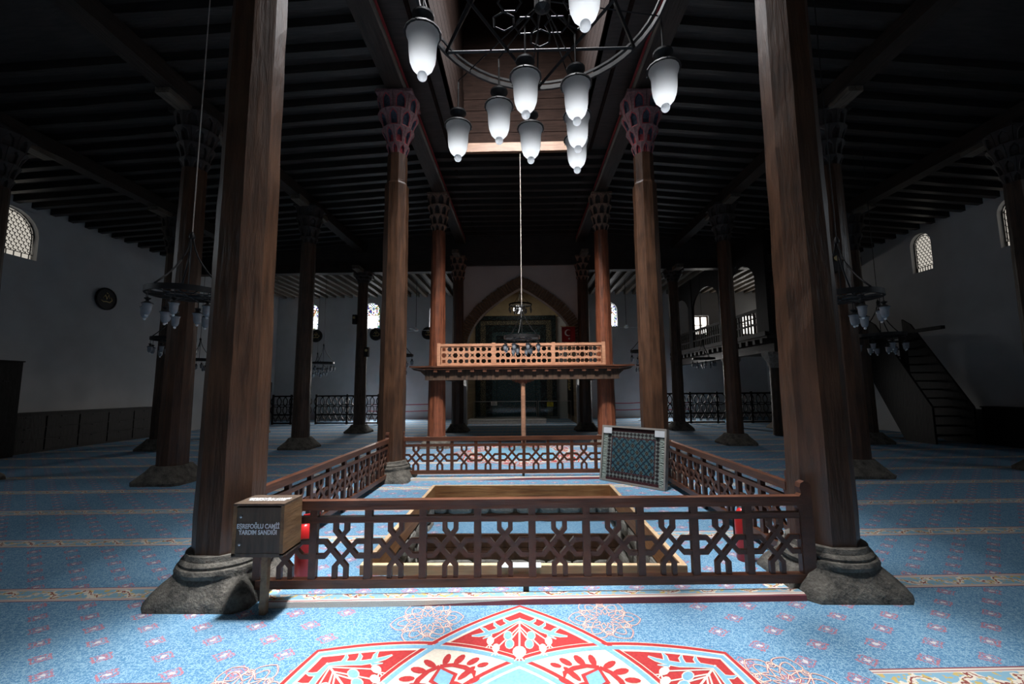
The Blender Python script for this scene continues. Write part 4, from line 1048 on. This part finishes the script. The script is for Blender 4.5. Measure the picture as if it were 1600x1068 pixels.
for k in range(12, -1, -1): a = math.radians(55+250*k/12); cr.append((.105*math.cos(a)+.012, .36+.105*math.sin(a)))
b.prism(cr, -.05, -.04); ob('crescent', b, fg, mats=WHITE)
b = B(); b.prism([((.055 if q % 2 == 0 else .022)*math.cos(PI/2+PI/5*q)+.02, .13+(.055 if q % 2 == 0 else .022)*math.sin(PI/2+PI/5*q)) for q in range(10)], -.05, -.04); ob('star', b, fg, mats=WHITE)
b = B(); b.tube([(-.3, 0, .62), (.3, 0, .62)], .012, 6); ob('pole', b, fg, mats=GOLD)

# ------------------------------------------------------------------ ring-pattern fences along the far wall
def ring_fence(label, p0, p1):
    p0 = Vector(p0); p1 = Vector(p1); d = p1-p0; L = d.length
    t = thing('ring_fence', label, 'fence', (p0.x, p0.y, 0), math.atan2(d.y, d.x), 'ring-pattern wooden fences by the far wall')
    for z0, z1 in ((1.27, 1.34), (.43, .48), (.02, .09)):
        b = B(); b.bb(0, L, -.03, .03, z0, z1); ob('rail', b, t, mats=W_DARK)
    n = max(2, round(L/.29)); s = L/n; R = .245
    rm_ = B().strip([(R*math.cos(2*PI*k/20), R*math.sin(2*PI*k/20)) for k in range(20)], .034, -.014, .014, closed=True).mesh('ring', W_DARK)
    bm_ = B().strip([(-s/2, .42), (-s*.33, .28), (-s*.12, .2), (-s*.10, .08)], .03, -.014, .014).strip([(s/2, .42), (s*.33, .28), (s*.12, .2), (s*.10, .08)], .03, -.014, .014).mesh('baluster', W_DARK)
    for k in range(n):
        for j in range(2): ob('ring', rm_, t, ((k+.5)*s, 0, .66+.39*j))
        ob('baluster', bm_, t, ((k+.5)*s, 0, .04))
    for k in range(0, n+1, max(1, n//2)):
        b = B(); b.bb(-.04, .04, -.035, .035, 0, 1.38); ob('post', b, t, (k*s, 0, 0), mats=W_DARK)
ring_fence('dark ring-pattern fence beneath the far left windows', (-9.6, 18.6), (-6.35, 18.5))
ring_fence('dark ring-pattern fence section at the far left corner', (-11.65, 18.6), (-9.92, 18.6))
ring_fence('dark ring-pattern fence left of the tall stained window', (6.25, 17.9), (8.9, 17.9))
ring_fence('dark ring-pattern fence section beneath the gallery', (9.22, 17.9), (11.0, 17.9))
cr = thing('pulpit_end', 'dark wooden post with curved bracket at the far left fence end', 'pulpit', (-11.85, 18.5, 0))
b = B(); b.bb(-.08, .12, -.06, .06, 0, 1.55); ob('post', b, cr, mats=W_DARK)
b = B(); b.prism([(.14, 1.5), (.14, 1.95), (-.10, 2.15), (-.50, 2.45), (-.62, 2.42), (-.62, 2.05), (-.3, 1.95), (-.08, 1.7), (-.08, 1.5)], -.05, .05); ob('bracket', b, cr, mats=W_DARK)

# rope barriers
def rope_barrier(label, xs, y):
    t = thing('rope_barrier', label, 'barrier', (xs[0], y, 0))
    for x in xs:
        b = B(); b.lathe([(.16, 0), (.16, .02), (.03, .04), (.025, .95), (.035, .97), (.0301, 1.0)], 12, (x-xs[0], 0, 0)); ob('stanchion', b, t, mats=STEEL, smooth=40)
    for a, c in zip(xs, xs[1:]):
        for z in (.86, .54):
            pts = [(a-xs[0]+(c-a)*k/8, 0, z-.03*math.sin(PI*k/8)) for k in range(9)]
            b = B(); b.tube(pts, .022, 6); ob('rope', b, t, mats=REDROPE)
rope_barrier('two red ropes on steel posts left of the raised platform', (-7.6, -4.35), 19.6)
rope_barrier('two red ropes on steel posts right of the raised platform', (4.2, 5.75, 8.2), 19.6)

# round calligraphy boards
def roundel(label, loc, rz, R=.33):
    t = thing('round_board', label, 'wall board', loc, rz, 'round black calligraphy boards')
    def P(r, y): return [(r*math.cos(2*PI*k/28), y, r*math.sin(2*PI*k/28)) for k in range(28)]
    b = B(); b.loft([P(R, 0), P(R, -.03), P(R*.9, -.05), P(R*.88, -.03)]); ob('disc', b, t, mats=BLACKM, smooth=40)
    b = B(); r2 = random.Random(hash(label) % 99)
    b.strip([(-.18, -.06), (-.1, -.1), (0, -.08), (.1, -.1), (.18, -.02), (.14, .08)], [.012, .03, .035, .03, .03, .01], -.04, -.031)
    b.strip([(-.12, .02), (-.05, .12), (.0, .0), (.06, .14), (.1, .02)], [.012, .025, .03, .025, .012], -.04, -.031); b.strip([(-.02, .2), (.03, .17)], .025, -.04, -.031)
    ob('script', b, t, mats=GOLD)
roundel('round black calligraphy board alone on the left wall', (WL+.02, 12.35, 4.56), PI/2, .36)
roundel('round black calligraphy board under the leftmost stained window', (-11.2, WB-.02, 4.52), 0, .35)
roundel('round board half hidden behind the left far fence column', (-7.9, WB-.02, 4.58), 0, .35)
roundel('round calligraphy board beside the reddish left platform column', (-5.05, WB-.02, 4.60), 0, .35)
def fan(label, x, y, z):
    t = thing('ceiling_fan', label, 'fan', (x, y, z), .3, 'white ceiling fans')
    b = B(); b.tube([(0, 0, .1), (0, 0, 6.72-z)], .012, 6); ob('rod', b, t, mats=BLACKM)
    b = B(); b.lathe([(.03, .12), (.05, .08), (.10, .03), (.11, -.03), (.05, -.06)], 12); ob('motor', b, t, mats=WHITE, smooth=40)
    for k in range(3):
        b = B(); b.prism([(.10, -.03), (.62, -.06), (.62, .06), (.10, .03)], -.006, .006, 'xy'); ob('blade', b, t, rz=2*PI*k/3, mats=GREYTAPE)
fan('white ceiling fan left of the brick arch', -4.95, 18.5, 4.36); fan('white ceiling fan right of the brick arch', 4.91, 18.5, 4.40)
# column speakers
for lab, x, y, z in (('small box speaker on the amber right column', 5.80, 7.30, 3.86), ('small dark speaker high on the slim left column', -6.34, 14.9, 4.25), ('small dark speaker low on the slim left column', -5.84, 14.9, 3.0)):
    t = thing('speaker', lab, 'speaker', (x, y, z)); b = B(); b.box((0, 0, 0), (.14, .16, .36)); ob('cabinet', b, t, mats=W_DARK)
    b = B(); b.lathe([(.05, 0), (.05, .02), (.03, .01)], 12); o = ob('cone', b, t, (0, -.08, .06), rot=(PI/2, 0, 0), mats=GOLD)

# ------------------------------------------------------------------ gallery and stair on the right
ga = thing('side_gallery', 'dark wooden gallery with arched front at the far right', 'gallery', (8.0, 16.6, 0))
GY0, GY1, GZ = -3.6, 4.7, 3.28
b = B(); b.bb(-.02, 4.8, GY0, GY1, GZ-.12, GZ); ob('deck', b, ga, mats=W_BEAM)
b = B(); b.bb(-.08, .06, GY0, GY1, GZ-.04, GZ+.10); ob('edge_board', b, ga, mats=W_BEAM)
b = B(); b.bb(.22, .56, GY0+.05, GY1, GZ-.56, GZ-.28); ob('main_beam', b, ga, mats=W_BEAM)
jm = B().bb(-.10, .8, -.07, .07, GZ-.28, GZ-.12).mesh('joist_end', W_BEAM)
y = GY0+.2
while y < GY1: ob('joist_end', jm, ga, (0, y, 0)); y += .42
def posts_at(y, w=.12): b = B(); b.bb(-.03, .09, y-w, y+w, GZ, 6.9); ob('arcade_post', b, ga, mats=W_DARK)
py = [-3.45, -.95, 2.1, 4.6]
for y, w in zip(py, (.30, .34, .2, .1)): posts_at(y, w)
for (a, wa), (c, wc) in zip(zip(py, (.30, .34, .2, .1)), list(zip(py, (.30, .34, .2, .1)))[1:]):
    y0, y1 = a+wa, c-wc; m = (y0+y1)/2; h = (y1-y0)/2; b = B(); pts = []
    for k in range(17):
        u = k/16; ang = PI*u; pts.append((m-h*math.cos(ang), 4.9+1.0*math.sin(ang)**.8))
    for p, q in zip(pts, pts[1:]): b.prism([p, q, (q[0], 6.9), (p[0], 6.9)], 0, .07, 'yz')
    ob('arch_board', b, ga, mats=W_DARK)
    b = B(); b.bb(-.02, .06, y0, y1, 4.10, 4.20); ob('rail_cap', b, ga, mats=W_BEAM); b = B(); b.bb(-.02, .06, y0, y1, 3.66, 3.72); ob('mid_rail', b, ga, mats=W_BEAM)
    k = 0; y = y0+.08
    while y < y1-.04:
        b = B(); b.bb(0, .04, y-.03, y+.03, GZ+.08, 3.68); ob('baluster', b, ga, mats=W_BEAM)
        b = B(); b.bb(0, .04, y-.03, y+.03, 3.7, 4.12); b.bb(0, .04, y-.09, y+.09, 3.88, 3.93) if k % 2 else None; ob('baluster', b, ga, mats=W_BEAM); y += .19; k += 1
for y in (-3.2, -.5):
    b = B(); b.lathe([(.17, .02), (.15, 1.0), (.14, 2.2)], 12); o = ob('support_post', b, ga, (.39, y, 0), mats=W_COL2, smooth=40)
    b = B(); b.loft([sqring(2.2, .15, .2, 16), sqring(2.4, .19, .6, 16), sqring(2.62, .28, 1, 16), sqring(2.72, .29, 1, 16)]); ob('support_capital', b, o, mats=plain('worn_pale_capital', (.30, .27, .24), .7, .4, 14))
sr = thing('wooden_stair', 'dark wooden stair climbing along the right wall to the gallery', 'stair', (11.75, 11.2, 0))
for x in (-.55, .55):
    b = B(); b.prism([(.35, 0), (.85, 0), (1.76, 1.75), (1.76, 3.7), (1.5, 3.5), (.15, 1.25), (0, 1.0), (0, 0)], x-.03, x+.03, 'yz'); ob('stair_side', b, sr, mats=W_DARK)
for k in range(12):
    b = B(); b.bb(-.52, .52, .1+k*.13, .30+k*.13, .2+k*.25, .24+k*.25); ob('tread', b, sr, mats=W_DARK)
b = B(); b.bb(-.06, .06, .75, .88, 1.0, 3.10); ob('newel_post', b, sr, (-.4, 0, 0), mats=W_DARK)
b = B(); b.bb(-.06, .06, -.35, 1.05, 3.10, 3.19); ob('lintel', b, sr, (-.4, 0, 0), mats=W_DARK)

# ------------------------------------------------------------------ cabinets along the side walls
def cabinet(label, x, y0, y1, h, depth, side, shelves=3):
    t = thing('low_cabinet', label, 'cabinet', (x, (y0+y1)/2, 0), group=None); L = y1-y0; s = side
    b = B(); b.bb(0, s*depth, -L/2, L/2, 0, h); ob('body', b, t, mats=W_DARK)
    n = max(1, round(L/.8))
    for k in range(n):
        a = -L/2+L*k/n
        for j in range(shelves):
            b = B(); b.bb(-s*.015, 0, a+.02, a+L/n-.02, .06+j*(h-.1)/shelves, .03+(j+1)*(h-.1)/shelves); o = ob('door', b, t, mats=W_DARK)
            b = B(); b.bb(-s*.03, -s*.015, a+L/n/2-.06, a+L/n/2+.06, .06+(j+.8)*(h-.1)/shelves, .08+(j+.8)*(h-.1)/shelves); ob('handle', b, o, mats=BLACKM)
    b = B(); b.bb(-s*.03, s*depth, -L/2-.02, L/2+.02, h, h+.03); ob('top', b, t, mats=W_DARK)
cabinet('long low black cabinet along the left wall', WL+.45, 9.9, 14.0, 1.02, .43, -1)
cabinet('tall dark cabinet at the left edge of the view', WL+.75, 8.6, 9.85, 2.35, .7, -1, 1)
cabinet('low dark cabinet at the right edge of the view', WR-.45, 8.6, 11.25, .98, .43, 1)
cabinet('low dark cabinet beside the foot of the stair', WR-.5, 11.75, 12.9, .9, .43, 1)

# ------------------------------------------------------------------ framed carpet
def carpet_print():  # print colours darkened to stand in for the shade on it
    t = NT('framed_kilim'); tc = t.n('ShaderNodeTexCoord'); sp = t.n('ShaderNodeSeparateXYZ'); t.l(tc.outputs['Object'], sp.inputs[0]); X, Z = sp.outputs[0], sp.outputs[2]
    ax = t.math('ABSOLUTE', X); az = t.math('ABSOLUTE', t.math('SUBTRACT', Z, .46))
    def saw(v, s): return t.math('ABSOLUTE', t.math('SUBTRACT', t.math('FRACT', t.math('ADD', t.math('DIVIDE', v, s), 50.0)), .5))
    p = t.math('ADD', X, Z); m = t.math('SUBTRACT', X, Z)
    ga_ = t.math('MULTIPLY', t.math('GREATER_THAN', saw(p, .105), .16), t.math('GREATER_THAN', saw(m, .105), .16))
    fc = t.mix(ga_, (0.005, 0.012, 0.026), (0.040, 0.105, 0.135))
    dx = saw(X, .175); dz_ = saw(Z, .21); d1 = t.math('ADD', dx, dz_)
    X2 = t.math('ADD', X, .0875); Z2 = t.math('ADD', Z, .105); d2 = t.math('ADD', saw(X2, .175), saw(Z2, .21)); d = t.math('MINIMUM', d1, d2)
    fc = t.mix(t.math('LESS_THAN', d, .27), fc, (0.110, 0.143, 0.143)); fc = t.mix(t.math('LESS_THAN', d, .20), fc, (0.028, 0.011, 0.014)); fc = t.mix(t.math('LESS_THAN', d, .07), fc, (0.110, 0.072, 0.039))
    # border
    n1 = t.math('GREATER_THAN', t.math('ADD', saw(X, .07), saw(Z, .06)), .52); bc = t.mix(n1, (0.019, 0.007, 0.009), (0.209, 0.193, 0.182))
    n2 = t.math('MAXIMUM', t.math('GREATER_THAN', ax, .41), t.math('GREATER_THAN', az, .295)); c = t.mix(n2, fc, bc)
    red = t.math('MAXIMUM', t.math('MULTIPLY', t.math('GREATER_THAN', ax, .395), t.math('LESS_THAN', ax, .41)), 0.0)
    e = t.math('MAXIMUM', t.math('MULTIPLY', t.math('SUBTRACT', ax, .395), 1.0), t.math('SUBTRACT', az, .28))
    c = t.mix(t.math('MULTIPLY', t.math('GREATER_THAN', e, 0.0), t.math('LESS_THAN', e, .018)), c, (0.066, 0.007, 0.011))
    c = t.mix(t.math('GREATER_THAN', e, .105), c, (0.061, 0.008, 0.012))
    c = t.mix(t.math('GREATER_THAN', ax, .505), c, (0.275, 0.259, 0.237))
    return t.bsdf(c, .9)
dirx = Vector((2.27-1.42, 6.42-7.28)); ln = dirx.length
fr = thing('framed_carpet', 'framed oriental carpet under glass leaning in the right far corner of the fence', 'framed carpet', (1.37+dirx.x/2, 7.23+dirx.y/2, .0), rot=None)
fr.rotation_euler = Matrix.Rotation(math.atan2(dirx.y, dirx.x), 4, 'Z').to_euler()
# lean: tilt about its own bottom edge
fr.rotation_euler = (Matrix.Rotation(math.atan2(dirx.y, dirx.x), 4, 'Z') @ Matrix.Rotation(math.radians(-9), 4, 'X')).to_euler()
W2, HH = ln/2, .94
b = B(); b.bb(-W2+.02, W2-.02, -.02, .03, .02, HH-.02); ob('textile', b, fr, mats=carpet_print())
for x0, x1, z0, z1 in ((-W2, W2, 0, .03), (-W2, W2, HH-.03, HH), (-W2, -W2+.03, .03, HH-.03), (W2-.03, W2, .03, HH-.03)):
    b = B(); b.bb(x0, x1, -.045, .05, z0, z1); ob('frame_side', b, fr, mats=plain('grey_frame', (.22, .20, .18), .5, .1, 10))
for s in (-1, 1):
    b = B(); r2 = random.Random(3)
    for k in range(46):
        z = .04+k*.0187; b.tube([(s*(W2-.115), -.024, z), (s*(W2-.075), -.027, z+r2.uniform(-.01, .01)), (s*(W2-.035), -.024, z+r2.uniform(-.015, .015))], .0045, 4)
    o = ob('fringe', b, fr, mats=plain('cream_fringe', (.50, .47, .42), .9, .15, 20)); o['kind'] = 'stuff'
    b = B(); b.bb(-.085, .085, -.043, -.040, HH-.135, HH-.035); ob('paper_label', b, fr, (s*(W2-.115), 0, 0), mats=GREYTAPE)
b = B(); b.bb(-W2+.03, W2-.03, -.039, -.036, .03, HH-.03); ob('glass', b, fr, mats=CLEAR)

# ------------------------------------------------------------------ donation box
bx = thing('donation_box', 'wooden donation box with white lettering on a post before the left column', 'donation box', (-1.89, 3.035, 0))
x0, x1, y0, y1, z0, z1 = -.185, .185, -.125, .125, .435, .775
b = B(); b.bb(x0+.02, x1-.02, y0+.004, y1-.02, z0+.012, z1-.012); ob('front_board', b, bx, mats=W_BOX)
b = B(); b.bb(x1-.025, x1, y0, y1, z0, z1); ob('side_board', b, bx, mats=W_BOXS); b = B(); b.bb(x0, x0+.025, y0, y1, z0, z1); ob('side_board', b, bx, mats=W_BOXS)
b = B(); b.bb(x0, x1, y0-.004, y1, z1, z1+.016); ob('lid', b, bx, mats=W_BOX); b = B(); b.bb(x0, x1, y0, y1, z0-.012, z0+.012); ob('bottom_board', b, bx, mats=W_BOX)
for zz in (z0+.075, z1-.075):
    b = B(); b.lathe([(.010, 0), (.010, .006), (.005, .009)], 12); ob('screw', b, bx, (x0+.055, y0+.004, zz), rot=(PI/2, 0, 0), mats=STEEL)
b = B(); b.bb(-.028, .018, -.02, .02, 0, z0-.01); ob('support_post', b, bx, (.02, -.03, 0), mats=W_BOXS); b = B(); b.bb(-.15, .15, -.02, .10, z0-.04, z0-.012); ob('support_block', b, bx, mats=W_BOX)
def text(parent, body, size, loc, rot, mat, name='lettering'):
    cu = bpy.data.curves.new(name, 'FONT'); cu.body = body; cu.size = size; cu.align_x = 'CENTER'; cu.extrude = .0008; cu.space_line = .95; cu.offset = .0012
    tmp = bpy.data.objects.new('tmp', cu); COL.objects.link(tmp); dg = bpy.context.evaluated_depsgraph_get()
    me = bpy.data.meshes.new_from_object(tmp.evaluated_get(dg)); bpy.data.objects.remove(tmp); me.materials.clear(); me.materials.append(mat)
    return ob(name, me, parent, loc, rot=rot)
TXT = 'EŞREFOĞLU CAMİİ\nYARDIM SANDIĞI'
for lo, ro in (((.0, y0-.0005, z1-.155), (PI/2, 0, 0)), ((.0, y0+.12, z1+.0175), (0, 0, 0))): text(bx, TXT, .044, lo, ro, LETTER).scale = (.80, 1, 1)

# ------------------------------------------------------------------ fire extinguishers
def extinguisher(label, x, y, z=0):
    t = thing('fire_extinguisher', label, 'extinguisher', (x, y, z), .5, 'fire extinguishers')
    b = B(); b.lathe([(.066, .0), (.072, .015), (.072, .36), (.066, .41), (.045, .45), (.022, .47)], 20); ob('cylinder', b, t, mats=REDX, smooth=50)
    b = B(); b.lathe([(.022, .465), (.026, .47), (.026, .51), (.015, .52)], 12); ob('valve', b, t, mats=STEEL, smooth=50)
    b = B(); b.box((.05, 0, .535), (.13, .02, .012)); b.box((.05, 0, .505), (.11, .02, .01)); ob('lever', b, t, mats=REDX)
    b = B(); b.tube([(0, .02, .49), (0, .08, .47), (0, .10, .38), (0, .095, .2), (0, .088, .12)], .010, 6); ob('hose', b, t, mats=BLACKM)
extinguisher('red fire extinguisher on the carpet behind the donation box', -1.86, 3.50)
extinguisher('red fire extinguisher behind the right end of the front fence', 2.06, 3.92, .0)

# ------------------------------------------------------------------ stretch the layout in depth to the lens
LONG_X = {'window_1', 'window_2', 'window_3', 'window_4', 'window_14', 'window_15', 'window_16', 'window_17'}
for o in [q for q in sc.objects if q.parent is None and q.type != 'CAMERA']:
    o.location.y *= YS
    nm = o.name.split('.')[0]
    if o.get('kind') == 'structure' and o.type == 'MESH': o.scale.y = YS
    elif nm in ('stone_pit', 'side_gallery', 'wooden_stair', 'low_cabinet', 'raised_platform'): o.scale.y = YS
    elif o.name in LONG_X: o.scale.x = YS
    elif nm == 'lattice_fence' and 'side' in o['label']: o.scale.x = YS
    elif o.type == 'LIGHT': o.data.size_y *= YS if nm == 'lantern_light' else 1
